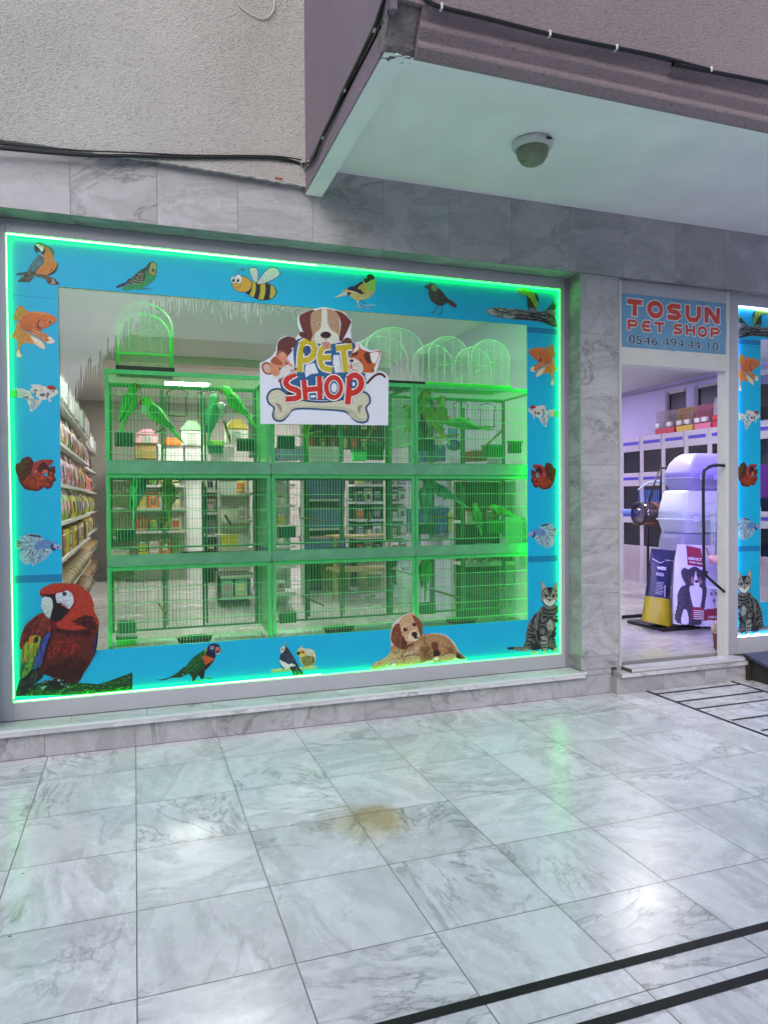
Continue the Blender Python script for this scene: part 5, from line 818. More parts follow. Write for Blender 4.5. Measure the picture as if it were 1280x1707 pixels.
# ---- small arched cages on the top of the stack ----
TOPZ = RZ[2]+CH*1.118
def arch_cage(x0, x1, z1, Y, d, wm, bm_, lb, dense=.011, green_frame=False):
    t = empty('arched_cage', ((x0+x1)/2, Y, TOPZ), lb, 'cage', 'small arched cages standing on the stack'); w = (x1-x0)/2; h = z1-TOPZ; hb = .028
    def top(x): return h*.62+(h*.38)*math.sqrt(max(0, 1-(x/w)**2))
    mb = MB(); mb.box((-w-.012,-.012,.001), (w+.012,d+.012,hb), bm_, .004); mb.build('base', t); mb = MB()
    z = hb+.01
    while z < h-.004:
        xx = w if z < h*.62 else w*math.sqrt(max(0, 1-((z-h*.62)/(h*.38))**2))
        if xx > .01:
            for y in (0, d): wire(mb, (-xx,y,z), (xx,y,z), .0010 if y == 0 else .0008, wm)
        z += dense
    for x in [(-1+2*i/5)*w for i in range(6)]:
        for y in (-.002, d): wire(mb, (x,y,hb), (x,y,top(x)), .0015, wm)
    n = 22; arc = [(-w, h*.62*.5)]+[(w*math.sin(a), h*.62+h*.38*math.cos(a)) for a in [(-.5+i/n)*math.pi for i in range(n+1)]]+[(w, h*.3)]
    for (x, z) in arc: wire(mb, (x,0,z), (x,d,z), .0010, wm)
    mb.build('grille', t); mb = MB(); fm = wm
    for y in (0, d): mb.tube([(-w,y,hb)]+[(w*math.sin(a),y,h*.62+h*.38*math.cos(a)) for a in [(-.5+i/n)*math.pi for i in range(n+1)]]+[(w,y,hb)], .0032 if not green_frame else .006, fm if not green_frame else mat('lime_plastic', (70,220,80), .4), 6)
    if green_frame: mb.box((-w,-.003,hb+.07), (w,.003,hb+.082), mat('lime_plastic'))
    mb.build('hoop_frame', t)
    for (x, z) in ((-.04,.45),(.05,.55)) if not green_frame else ((.05,.75),): mb = MB(); mb.tube([(x,d*.1,h*z),(x+.03,d*.8,h*z)], .004, mat('lime_plastic', (70,220,80), .4), 6); mb.build('perch', t)
    return t
GW = mat('white_cage_wire', (196,214,200), .4, var=0); arch_cage(-.085,.232,2.585,.36,.26,mat('green_tint_wire', (120,200,130), .4, var=0),BLK,'narrow lime framed arched cage alone at the left end of the stack',.012,True)
arch_cage(1.50,1.915,2.565,.40,.30,GW,BLK,'arched cage with a black base right behind the white sign',.012)
arch_cage(1.955,2.262,2.530,.40,.28,GW,mat('lime_tray', (60,226,60), .4),'arched cage with a lime base, left of the two at the right end'); arch_cage(2.285,2.590,2.528,.40,.28,GW,mat('lime_tray'),'arched cage with a lime base at the far right end of the stack')
# ---- products ----
FOIL = {}
def mt2(c, r=.35): return mat('print_%d_%d_%d' % c, c, r, var=.1, vscale=25)
def pouch(c1_, c2_, w=.13, h=.19, d=.055):
    mb = MB(); nx, nz = 8, 10; V = []
    for s in (-1, 1):
        for j in range(nz+1):
            for i in range(nx+1):
                u, v_ = i/nx*2-1, j/nz; b = max(0, (1-u*u))**.5*max(0, math.sin(math.pi*min(1, v_*1.08+.12)))**.6; V.append((u*w/2*(1-.05*math.sin(v_*7)), s*(d/2*b+.001)+.004*math.sin(u*9+v_*13)*b, v_*h))
    A = (nx+1)*(nz+1); F1, F2 = [], []
    for s in range(2):
        for j in range(nz):
            for i in range(nx):
                q = [s*A+j*(nx+1)+i, s*A+j*(nx+1)+i+1, s*A+(j+1)*(nx+1)+i+1, s*A+(j+1)*(nx+1)+i]; q = q if s == 0 else q[::-1]; (F2 if (2 <= i < 6 and 2 <= j < 6 and s == 0) or j == 8 else F1).append(q)
    mb.add(V, F1, mt2(c1_), True); mb.add(V, F2, mt2(c2_), True); return mb
def carton(c1_, c2_, w=.11, h=.16, d=.07):
    mb = MB(); mb.box((-w/2,-d/2,0), (w/2,d/2,h), mt2(c1_, .5), .002); mb.box((-w/2+.012,-d/2-.0012,h*.3), (w/2-.012,-d/2-.0002,h*.75), mt2(c2_, .5)); mb.box((-w/2+.02,-d/2-.0012,h*.82), (w/2-.02,-d/2-.0002,h*.9), mt2((220,220,215), .5)); mb.box((-w/2+.004,-d/2-.001,h*.04), (w/2-.004,-d/2-.0002,h*.16), mt2(c2_, .5)); return mb
def jar(c1_, c2_, w=.05, h=.13, d=0):
    mb = MB(); mb.lathe([(w*.9,0),(w,.005),(w,h*.75),(w*.8,h*.82)], (0,0,0), mt2(c1_, .3), 14); mb.lathe([(w*.85,h*.82),(w*.85,h),(w*.8,h+.002),(.001,h+.003)], (0,0,0), mt2(c2_, .4), 14); return mb
def tub(c1_, c2_, w=.2, h=.14, d=.14):
    mb = MB(); mb.prism([(-w*.42,0),(w*.42,0),(w*.5,h),(-w*.5,h)], 'y', -d/2, d/2, mt2(c1_, .4)); mb.box((-w*.52,-d*.54,h), (w*.52,d*.54,h+.015), mt2(c2_, .4), .004); return mb
def roll(c1_, c2_, w=.3, h=.1, d=.1):
    mb = MB(); mb.lathe([(.012,-w/2),(.03,-w/2+.012),(h*.48,-w/2+.05),(h*.5,0),(h*.48,w/2-.05),(.03,w/2-.012),(.016,w/2)], (0,0,h/2), mt2(c1_, .5), 14, axis='x'); mb.lathe([(h*.505,-.03),(h*.505,.03)], (0,0,h/2), mt2(c2_, .5), 14, axis='x'); return mb
def cn(c):
    r, g, b = c; mx, mn = max(c), min(c)
    if mx < 60: return 'black'
    if mn > 185: return 'white'
    if mx-mn < 28: return 'grey'
    if r > 150 and g > 120 and b < 110: return 'yellow'
    if r > 180 and 80 < g <= 130 and b < 90: return 'orange'
    if r >= g and r >= b: return 'pink' if b > 120 and r > 170 else ('brown' if r < 170 else 'red')
    return 'green' if g > b else 'blue'
NM = {pouch: ('product_pouch','pouch'), carton: ('product_box','box'), jar: ('product_jar','jar'), tub: ('storage_tub','tub'), roll: ('stuffed_roll','roll bag')}
PC = {}
def put(fn, c1_, c2_, loc, rz, lb, group, k=1):
    key = (fn.__name__, c1_, c2_)
    if key not in PC:
        o = fn(c1_, c2_).build(NM[fn][0]); PC[key] = o
    else: o = PC[key].copy(); sc.collection.objects.link(o)
    o.location = loc; o.rotation_euler.z = rz; o.scale = (k,)*3 if not isinstance(k, tuple) else k; tag(o, lb, NM[fn][1], group); return o
SHW = mat('white_shelf', (214,212,208), .45, var=.03); MTL = mat('shelf_upright', (190,188,186), .4)
def shelf_unit(name, lb, x0, x1, y0, y1, zs, face, backm=None, hm=None):
    t = empty(name, (0,0,0), lb, 'shelf'); hm = hm or SHW; mb = MB(); ztop = max(zs)+.02
    if face == 'x': mb.box((x0,y0,FZ), (x0+.02,y1,ztop), backm or SHW)
    else: mb.box((x0,y1-.02,FZ), (x1,y1,ztop), backm or SHW)
    mb.build('back_panel', t)
    for z in zs: mb = MB(); mb.box((x0+.022 if face == 'x' else x0+.002,y0+.002,z-.012), (x1,y1-.022,z+.012), hm, .003); mb.box((x1+.0005,y0+.002,z-.012), (x1+.004,y1-.022,z+.012), MTL) if face == 'x' else mb.box((x0+.002,y0-.006,z-.016), (x1-.002,y0+.0015,z+.018), MTL); mb.build('shelf_board', t)
    for y in (y0, y1-.02): mb = MB(); (mb.box((x0,y+.001,FZ), (x0+.05,y+.019,ztop+.01), MTL) if face == 'x' else mb.box((x0 if y == y0 else x1-.02,y1-.05,FZ), (x0+.02 if y == y0 else x1,y1-.021,ztop+.01), MTL)); mb.build('upright', t)
    return t
PAL = [(190,170,40),(40,36,40),(120,84,52),(206,200,196),(196,150,160),(90,130,60),(60,84,140),(170,60,50),(210,110,50),(120,116,110),(150,120,150),(216,206,150)]
rnd = random.Random(5)
# left wall shelving
LZ = [.36,.68,.95,1.22,1.50,1.80,2.10]; LN = ['lowest','second','third','fourth','fifth','sixth','top']
def fill_left(unit, y0, y1, who, xf):
    for si, z in enumerate(LZ):
        y = y0+.1; k = 0; fam = [roll,roll,carton,pouch,pouch,pouch,tub][si]
        while y < y1-.1:
            c1_ = {0:(120,96,64),1:(130,108,72),2:[(186,170,40),(110,72,46)][int(y*2.2) % 2],3:[(190,180,50),(50,60,44),(110,150,60)][k % 3],4:[(190,150,190),(180,150,40),(50,40,60),(190,90,80)][k % 4],5:[(50,46,50),(110,140,70),(170,120,60),(190,170,180)][k % 4],6:(206,208,206)}[si]
            c2_ = rnd.choice(PAL); st = {roll:.115,carton:.105,pouch:.125,tub:.24}[fam]; fn = fam
            o = put(fn, c1_, c2_, (xf-.045-rnd.uniform(0,.02)-(.10 if fam == roll else 0), y, z+.0125), math.pi/2+rnd.uniform(-.08,.08) if fam is not roll else rnd.uniform(-.05,.05), '%s %s with %s print, %s on the %s shelf of %s' % (cn(c1_), NM[fn][1], cn(c2_), ORD[min(k,11)], LN[si], who), 'goods on the left wall shelves', {pouch:(1.0,1.3,1.34),carton:(1,1,1.2),roll:1.25,tub:1.1}[fam])
            y += st; k += 1
shelf_unit('wall_shelving', 'white wall shelving stocked with pouches along the left wall, nearer the window', -1.14, -.50, 1.1, 4.9, LZ, 'x'); fill_left(None, 1.2, 4.9, 'the nearer wall shelving', -.50)
shelf_unit('wall_shelving', 'white wall shelving along the left wall, farther from the window', -1.14, -.56, 5.1, 7.9, LZ, 'x'); fill_left(None, 5.1, 7.6, 'the farther wall shelving', -.56)
for i in range(5):
    y = 2.0+i*.5; mb = MB(); w = .17
    for k in range(14): z = 2.115+.17+k*.018; wire(mb, (-.92,y,z), (-.70,y,z), .0011, GW); wire(mb, (-.70,y,z), (-.70,y+.3,z), .0011, GW)
    for k in range(10): wire(mb, (-.70,y+k*.033,2.28), (-.70,y+k*.033,2.54), .0011, GW); wire(mb, (-.92+k*.024,y,2.28), (-.92+k*.024,y,2.54), .0011, GW)
    mb.box((-.94,y-.01,2.27), (-.69,y+.31,2.29), mat('clear_grey_tray', (186,196,190), .3), .004); thing_mb('wire_cage', mb, 'small empty wire cage on a tub on the top left shelf, %s from the front' % ORD[i], 'cage', 'wire cages on the top left shelf')
# ---- racks and goods seen behind the cages ----
def rack_px(name, lb, p0, p1, ytop, ybot, Y, d, n, fn_list, cols, who, k=1.0, backm=None, hm=None, gap=.13, fillp=1.0):
    x0, x1 = onY((p0,850),Y).x, onY((p1,850),Y).x; zt, zb = onY(((p0+p1)/2,ytop),Y).z, max(FZ+.1, onY(((p0+p1)/2,ybot),Y).z); zs = [zb+(zt-zb)*i/(n-1) for i in range(n)]
    shelf_unit(name, lb, x0, x1, Y, Y+d, zs, 'y', backm, hm); H = (zt-zb)/(n-1)
    for si, z in enumerate(zs[:-1]):
        x = x0+.09; i = 0
        while x < x1-.07:
            if rnd.random() < fillp:
                fn = rnd.choice(fn_list); c1_, c2_ = rnd.choice(cols), rnd.choice(PAL); hh = {pouch:.19,carton:.16,jar:.13,tub:.155,roll:.1}[fn]; kk = min(k, (H-.04)/hh); put(fn, c1_, c2_, (x, Y+.10, z+.0125), rnd.uniform(-.15,.15), '%s %s with %s print, %s on the %s shelf of the %s' % (cn(c1_), NM[fn][1], cn(c2_), ORD[min(i,11)], ORD[si], who), 'goods on the racks at the back', kk)
            x += gap*k; i += 1
    return x0, x1, zt
NAT = [(200,190,160),(210,206,196),(196,110,60),(90,130,60),(176,160,120),(60,60,56),(186,90,60)]; DK = [(40,56,44),(70,76,70),(96,84,66),(44,60,84),(176,176,166),(120,110,90)]; CREAM = mat('cream_rack_back', (190,184,166), .6); DBK = mat('dark_rack_back', (60,66,58), .7)
rack_px('display_rack', 'cream display rack of small goods seen through the middle left cage', 226, 312, 772, 925, 6.9, .4, 5, [pouch,carton,jar], NAT, 'cream rack', 1.25, CREAM)
rack_px('display_rack', 'white rack of drawers at the far left of the back wall', 186, 222, 800, 945, 7.2, .35, 4, [tub], [(190,186,170),(206,200,186)], 'drawer rack', 1.6, CREAM, fillp=.6)
rack_px('display_rack', 'pale rack holding yellow baskets behind the middle left cage', 372, 424, 778, 915, 5.6, .4, 4, [tub,carton], [(206,190,50),(214,208,190),(190,196,190)], 'basket rack', 1.2, CREAM)
rack_px('display_rack', 'narrow white perforated rack behind the middle centre cage', 458, 492, 775, 912, 4.4, .35, 5, [carton,jar], [(206,206,196),(150,160,140)], 'perforated rack', .9, SHW)
rack_px('display_rack', 'dark rack of blue grey carriers behind the middle centre cage', 515, 588, 785, 930, 4.6, .5, 4, [tub], [(110,124,160),(60,74,110),(80,96,140)], 'carrier rack', 1.7, DBK)
rack_px('display_rack', 'dark rack crowded with brown and cream packs behind the centre cages', 592, 690, 780, 925, 4.9, .4, 6, [pouch,carton,jar], DK+NAT[:2], 'crowded rack', .95, DBK)
rack_px('display_rack', 'dark rack of pale ornaments behind the middle right cage', 776, 884, 800, 940, 1.15, .3, 3, [jar,carton,tub], [(200,190,176),(150,140,124),(120,90,60),(80,90,80)], 'ornament rack', .55, DBK, fillp=.8, gap=.16)
rack_px('display_rack', 'tall dark rack of tinned food behind the middle centre post', 428, 456, 780, 925, 5.2, .4, 5, [carton,jar], DK, 'tinned food rack', 1.0, DBK)
rack_px('display_rack', 'tall dark rack behind the posts of the middle left cage', 341, 370, 782, 930, 6.2, .4, 5, [pouch,jar], DK, 'post rack', 1.1, DBK)
rack_px('display_rack', 'dark low rack behind the bottom left cage', 366, 426, 962, 1012, 4.0, .5, 2, [tub,carton], [(34,36,36),(80,90,84),(150,196,190)], 'low rack', 1.2, DBK, mat('black_shelf', (34,34,34), .5))
rack_px('display_rack', 'white counter with trays behind the bottom centre cage', 440, 492, 945, 990, 3.6, .5, 2, [carton,jar], [(206,206,200),(90,120,60),(190,90,50)], 'white counter', .8, SHW)
def house(px0, px1, py0, py1, Y, c, roof, lb, z0=None):
    a, b_ = onY((px0,py1), Y), onY((px1,py0), Y); mb = MB(); w, h = b_.x-a.x, b_.z-a.z; mb.box((a.x,Y,a.z), (b_.x,Y+w*.8,a.z+h*.62), mt2(c, .5), .006); mb.prism([(a.x-.02,a.z+h*.62),(b_.x+.02,a.z+h*.62),(b_.x-w*.3,b_.z),(a.x+w*.3,b_.z)], 'y', Y-.02, Y+w*.8+.02, mt2(roof, .5)); mb.box((a.x+w*.3,Y-.004,a.z+.004), (b_.x-w*.3,Y-.0005,a.z+h*.5), mt2((170,176,160), .5))
    for i in range(5): mb.box((a.x+w*.3,Y-.008,a.z+h*(.08+i*.09)), (b_.x-w*.3,Y-.0045,a.z+h*(.10+i*.09)), mt2((120,140,120), .5))
    return thing_mb('pet_house', mb, lb, 'pet house')
house(303,337,702,742,6.9,(206,206,196),(120,170,120),'white slatted pet house with a green roof behind the top left cage'); house(228,263,716,738,6.9,(200,150,160),(216,140,160),'pink pet house behind the top left cage'); house(378,412,700,738,5.6,(206,204,186),(196,176,60),'cream pet house with a yellow roof behind the top left cage')
for q in ((226,260,738,764,6.95,.4,(150,120,70),'brown wooden nest box beside the white drawers','nest box'),(264,306,742,768,6.95,.4,(206,204,200),'white drawer box below the orange basket','drawer box'),(309,345,742,768,6.95,.4,(204,200,198),'white drawer box below the slatted pet house','drawer box'),(272,302,731,742,6.9,.3,(206,110,40),'orange plastic basket on the white drawers','basket'),(348,376,735,742,6.0,.3,(110,190,60),'lime green tray behind the top left cage','tray'),(352,392,744,768,5.9,.4,(200,200,196),'white box below the lime tray','box'),(424,452,695,760,3.4,.4,(96,120,136),'grey blue carrier crate behind the post of the top left cage','crate'),(466,505,745,766,3.4,.4,(120,130,160),'pale blue box behind the top centre cage','box'),(512,570,745,770,3.6,.4,(180,186,184),'long pale box behind the top centre cage','box'),(512,640,712,742,3.9,.1,(96,108,104),'grey green panel hanging behind the top centre cage','panel'),(652,690,668,745,3.2,.1,(176,196,196),'pale glass panel behind the top centre cage','panel'),(700,735,848,890,2.6,.4,(74,96,160),'blue litter box behind the middle right cage, left of two','litter box'),(736,760,845,888,2.5,.4,(60,84,150),'blue litter box behind the middle right cage, right of two','litter box'),(757,772,856,886,2.2,.14,(190,176,40),'yellow box beside the blue litter boxes','box'),(700,742,742,768,2.0,.3,(70,104,150),'blue wrapped box behind the top right cage','box'),(790,812,752,768,1.4,.2,(110,60,40),'brown box behind the top right cage','box'),(842,872,862,912,.98,.1,(150,180,170),'pale green packet behind the middle right cage','packet')):
    block(q[-1].replace(' ', '_'), *q[:-1], q[-1], deco=lid(tuple(min(255, int(v*1.12)) for v in q[6]), .14))
mb = MB(); a, b_ = onY((312,905), 7.3), onY((338,788), 7.3); mb.box((a.x,7.3,FZ), (b_.x,7.36,b_.z), mat('white_door_paint', (220,220,214), .4), .004); mb.box((b_.x+.02,7.3,FZ), (b_.x+.16,7.4,b_.z), mat('brown_post', (120,104,70), .7)); thing_mb('inner_door', mb, 'narrow white door at the back seen through the middle left cage', 'door')
# goods hanging on a pegboard behind the top centre cage
for (pa, pb, ya, yb, Y, who, n) in ((506,640,655,748,3.85,'centre pegboard',3),(700,790,665,745,2.9,'right pegboard',3)):
    a, b_ = onY((pa,yb), Y), onY((pb,ya), Y); t = empty('pegboard', (0,0,0), 'dark %s seen behind the top row of cages' % who, 'pegboard'); mb = MB(); mb.box((a.x,Y,a.z), (b_.x,Y+.03,b_.z), DBK); mb.build('board', t); mb = MB(); mb.box((a.x-.03,Y-.005,FZ), (a.x,Y+.04,b_.z+.04), MTL); mb.build('upright', t); mb = MB(); mb.box((b_.x,Y-.005,FZ), (b_.x+.03,Y+.04,b_.z+.04), MTL); mb.build('upright', t)
    for r in range(n):
        x = a.x+.09; i = 0
        while x < b_.x-.06: c1_, c2_ = rnd.choice(DK+NAT+[(70,90,150),(150,60,60),(60,60,60)]), rnd.choice(PAL); put(pouch, c1_, c2_, (x, Y-.05, a.z+.01+r*(b_.z-a.z)/n), rnd.uniform(-.2,.2), '%s pouch with %s print, %s in the %s row of the %s' % (cn(c1_), cn(c2_), ORD[min(i,11)], ORD[r], who), 'goods hanging on the pegboards', .62 if n == 3 else .8); x += .125; i += 1
# round mirror display
a = onY((757,742), 1.5); t = empty('round_display', tuple(a), 'white rimmed round display with blue packets behind the top right cage', 'display'); mb = MB(); mb.tube([(.085*math.cos(i*.314), 0, .055*math.sin(i*.314)) for i in range(21)], .006, mt2((226,226,226)), 6, cap=False); mb.build('rim', t); mb = MB(); mb.lathe([(.001,0),(.075,.004)], (0,.01,0), mt2((90,110,170), .2), 24, axis='y', sq=(1,.65)); mb.build('dish', t); mb = MB(); mb.box((-.05,.02,.03), (.05,.09,.15), mt2((120,140,200), .3), .01); mb.build('packet_pile', t)
# big white sacks with lettering
SK = mat('white_sack', (206,210,222), .45, var=.06, vscale=12, bump=.2, bscale=8)
def sack(p0, p1, y0, y1, Y, lb, txt=None, crown=True, cl=None):
    a, b_ = onY((p0,y1), Y), onY((p1,y0), Y); w, h = b_.x-a.x, b_.z-FZ; t = empty('food_sack', ((a.x+b_.x)/2, Y, FZ), lb, 'sack', 'white food sacks'); m_ = pouch((1,1,1),(2,2,2), w, h, .16); m_.mats = [SK, SK]; m_.build('bag', t)
    if txt:
        mb = MB(); ink = mat('sack_ink', (60,56,84), .5); text_on(mb, txt, lambda u, v: ((u-.5)*w*.84, -.088-.0*u, h*(.77+.08*v)), (0,0,1,1), ink, .01)
        if crown: mb.add([((x-.5)*w*.22, -.087, h*(.88+.08*y)) for x, y in ((.1,0),(.9,0),(1,.9),(.75,.4),(.5,1),(.25,.4),(0,.9))], [list(range(7))], ink)
        mb.build('printing', t)
    return t
sack(662,716,932,1005,3.6,'white food sack lettered ROYAL CANIN, left of two behind the bottom cages','ROYAL CANIN'); sack(729,776,934,1008,3.3,'white food sack lettered ROYAL CANIN, right of two behind the bottom right cage','ROYAL CANIN')
mb = MB(); a = onY((755,970), 3.1); mb.lathe([(.001,-.04),(.10,-.03),(.13,0),(.12,.03),(.001,.05)], tuple(a), mt2((70,90,170), .7), 20, axis='y'); mb.tube([(a.x,a.y,a.z-.1),(a.x,a.y,FZ)], .02, mt2((70,90,170)), 8); thing_mb('scratch_post', mb, 'blue round headed scratching post in front of the white sacks', 'scratching post')
for (p, y0, y1, Y, c, lb) in ((560,935,985,5.0,(110,120,50),'sack of green hay standing behind the bottom centre cage'),(620,935,985,4.6,(150,140,110),'sack of pale straw standing behind the bottom centre cage')):
    a, b_ = onY((p-24,y1), Y), onY((p+24,y0), Y); o = pouch(c, (90,110,40), b_.x-a.x, b_.z-FZ, .2).build('hay_sack'); o.location = ((a.x+b_.x)/2, Y, FZ); tag(o, lb, 'sack')
mb = MB(); a = onY((600,985), 4.0); 
for z in (.35,.75): mb.box((a.x-.35,3.9,FZ+z), (a.x+.45,4.3,FZ+z+.03), mat('bare_wood', (176,150,110), .7), .003)
for x in (-.3,.38): mb.box((a.x+x,4.08,FZ), (a.x+x+.04,4.12,FZ+.75), mat('bare_wood'))
thing_mb('cat_tree', mb, 'bare wooden two level platform stand behind the bottom centre cage', 'stand')
# ---------------- right half of the shop, seen through the doorway ----------------
CB = mat('beige_cabinet', (186,178,190), .5, var=.04, vscale=3); TK = mat('dark_tank_glass', (22,28,46), .08, var=.3, vscale=4); BS = mat('blue_stripe', (70,60,180), .5, var=0); SLT = mat('beige_slats', (176,164,172), .6)
XF = XR-.45
def fy(px): return onX((px, 800), XF).y
ztop = 2.235; rows = [(2.235,2.03,1.73),(1.73,1.54,1.215),(1.215,1.02,.70)]
edges = [fy(1036), fy(1069), fy(1105), fy(1143), fy(1182), fy(1225), 2.0-.25]
print('cab edges', [round(e, 2) for e in edges])
for i in range(len(edges)-1):
    y1, y0 = edges[i], edges[i+1]; t = empty('aquarium_cabinet', (XF, y0, FZ), 'beige aquarium cabinet with three dark tanks and blue stripes, %s from the far end' % ORD[i], 'cabinet', 'aquarium cabinets along the right wall'); t.location = (0,0,0)
    mb = MB(); mb.box((XF+.02,y0,FZ), (XF+.44,y1-.002,ztop), CB); mb.box((XF,y0,FZ), (XF+.019,y0+.035,ztop), CB); mb.box((XF,y1-.037,FZ), (XF+.019,y1-.002,ztop), CB); mb.build('carcass', t)
    for (a, b_, c) in rows:
        mb = MB(); mb.box((XF-.012,y0+.0355,b_), (XF+.0195,y1-.0375,a-.004), CB, .003); mb.box((XF-.015,y0+.05,b_+(a-b_)*.45), (XF-.0125,y1-.05,b_+(a-b_)*.66), BS); mb.build('hood', t)
        mb = MB(); mb.box((XF+.006,y0+.036,c+.002), (XF+.0195,y1-.038,b_-.002), TK); mb.build('tank', t)
    mb = MB(); z = FZ+.04
    mb.box((XF+.002,y0+.036,FZ), (XF+.0195,y1-.038,.698), CB)
    while z < .68: mb.box((XF-.004,y0+.05,z), (XF+.0015,y1-.05,z+.014), SLT); z += .024
    mb.build('slatted_door', t)
def low_cage(px0, px1, col, lb, wirem, hgt=.30, roofed=False):
    ya, yb = onX((px1, 715), XF+.05).y, onX((px0, 715), XF+.05).y; t = empty('bird_cage', (XF+.04, ya, ztop), lb, 'cage', 'bird cages on the aquarium cabinets'); L_ = yb-ya-.02; m = mat('tray_%d_%d_%d' % col, col, .4); mb = MB()
    mb.prism([(.0,.002),(L_,.002),(L_+.01,.075),(-.01,.075)], 'x', .0, .32, m); mb.build('tray', t); mb = MB()
    if roofed:
        for k in range(26): y = L_*k/25; zt = hgt*.66+hgt*.34*(1-abs(k/12.5-1)); wire(mb, (.02,y,.075), (.02,y,zt), .0025, wirem)
        for k in range(14): z = .1+k*hgt*.045; wire(mb, (.02,0,z), (.02,L_,z), .002, wirem); wire(mb, (.02,0,z), (.3,0,z), .002, wirem)
        for s in (0, 1): wire(mb, (.02,L_*s,hgt*.66), (.02,L_*.5,hgt), .004, wirem); wire(mb, (.3,L_*s,hgt*.66), (.3,L_*.5,hgt), .004, wirem)
    else:
        for k in range(22): y = L_*k/21; wire(mb, (.02,y,.075), (.02,y,hgt), .003, wirem)
        for z in (.16,.24,hgt): wire(mb, (.02,0,z), (.02,L_,z), .0035, wirem); wire(mb, (.3,0,z), (.3,L_,z), .0035, wirem)
        for k in range(12): x = .02+.28*k/11; wire(mb, (x,0,hgt), (x,L_,hgt), .0025, wirem); wire(mb, (x,0,.075), (x,0,hgt), .0025, wirem)
    mb.build('grille', t)
    for y in (.03, L_-.11): mb = MB(); mb.box((-.035,y,.085), (.018,y+.08,.145), mt2((216,210,206), .3) if not roofed else m, .008); mb.build('feeder', t)
low_cage(1091,1124,(190,40,50),'wire bird cage with a red tray, farthest left on the cabinets', mat('grey_wire', (150,130,130), .4)); low_cage(1126,1154,(206,170,30),'brass wire bird cage with a yellow tray on the cabinets', mat('brass_wire', (150,120,60), .4, metal=.5)); low_cage(1156,1184,(216,110,140),'pink bird cage between the yellow and the second red one', mat('pink_wire', (170,90,110), .4)); low_cage(1186,1222,(196,36,50),'tall gable roofed white cage with a red tray on the cabinets', mat('white_wire2', (216,206,216), .4), .46, True)
# litter boxes stacked inside the door
def litter(px0, px1, py0, py1, Y, zb, zt, c_top, c_bot, lb, dome=False, d=.40):
    x0, x1 = onY((px0,850),Y).x, onY((px1,850),Y).x; t = empty('litter_box', ((x0+x1)/2, Y, zb), lb, 'litter box', 'hooded litter boxes stacked inside the door'); w, h = (x1-x0)/2, zt-zb; mt_, mbm = mat('shell_%d_%d_%d' % c_top, c_top, .35, var=.02), mat('shell_%d_%d_%d' % c_bot, c_bot, .35, var=.02); hb = h*.34
    def shell(prof, m, nm):
        bm = bmesh.new(); rings = []
        for (z, sx, y0, y1) in prof:
            r_ = min(.05, sx*.3); pts = []
            for cx_, cy_, a0 in ((sx-r_,y1-r_,0),(-sx+r_,y1-r_,90),(-sx+r_,y0+r_,180),(sx-r_,y0+r_,270)):
                for k in range(5): a = math.radians(a0+k*22.5); pts.append(bm.verts.new((cx_+r_*math.cos(a), cy_+r_*math.sin(a), z)))
            rings.append(pts)
        for A, B in zip(rings, rings[1:]):
            for i in range(len(A)): bm.faces.new((A[i], A[(i+1) % len(A)], B[(i+1) % len(A)], B[i]))
        bm.faces.new(rings[0][::-1]); bm.faces.new(rings[-1]); q = MB(); bm.verts.index_update(); q.add([v.co[:] for v in bm.verts], [[v.index for v in f.verts] for f in bm.faces], m, True); bm.free(); return q.build(nm, t)
    shell([(0,w*.84,.03,d-.03),(.012,w*.87,.015,d-.015),(hb*.85,w*.96,0,d),(hb*.9,w*1.0,-.012,d+.012),(hb,w*1.0,-.012,d+.012)], mbm, 'base')
    if dome: shell([(hb+.001,w*.985,-.004,d),(hb+(h-hb)*.3,w*.95,.01,d-.01),(hb+(h-hb)*.6,w*.86,.04,d-.02),(hb+(h-hb)*.85,w*.70,.08,d-.04),(h-.012,w*.60,.10,d-.06),(h,w*.56,.115,d-.08)], mt_, 'hood')
    else: shell([(hb+.001,w*.97,.0,d),(h*.55,w*.95,.006,d-.006),(h*.93,w*.87,.025,d-.03),(h-.008,w*.85,.035,d-.04),(h,w*.82,.05,d-.06)], mt_, 'hood')
    for x in (-.62,-.1,.6): q = MB(); q.box((w*x-.035,-.026,hb-.03), (w*x+.035,-.013,hb+.025), mt_, .006); q.build('latch', t)
    q = MB(); fl = mat('flap_%d' % (1 if dome else 2), (150,150,214) if dome else (140,160,220), .25, var=.02); q.box((w*.28,-.010 if not dome else .004,hb+.03), (w*.86,.03,h*.84 if not dome else h*.8), fl, .02); q.build('flap', t)
    q = MB(); q.tube(smooth([(-w*.93,-.004,hb+(h-hb)*.15),(-w*.6,-.006,hb+(h-hb)*.2),(-w*.35,.0+(.012 if dome else 0),hb+(h-hb)*.5),(w*.1,.002+(.03 if dome else 0),hb+(h-hb)*.62)], 4), .004, mt_, 5); q.build('moulded_line', t); return t
YL = 1.35; Z = lambda y: onY((1150,y), YL).z
litter(1132,1240,922,1010,YL,FZ+.03,Z(890),(150,148,182),(140,138,172),'grey lilac hooded litter box at the bottom of the stack'); litter(1138,1240,818,890,YL,Z(890)+.002,Z(817),(214,218,236),(206,210,232),'white hooded litter box in the middle of the stack'); litter(1150,1240,755,816,YL,Z(817)+.002,Z(754),(170,162,220),(150,146,190),'lilac domed litter box on top of the stack', True)
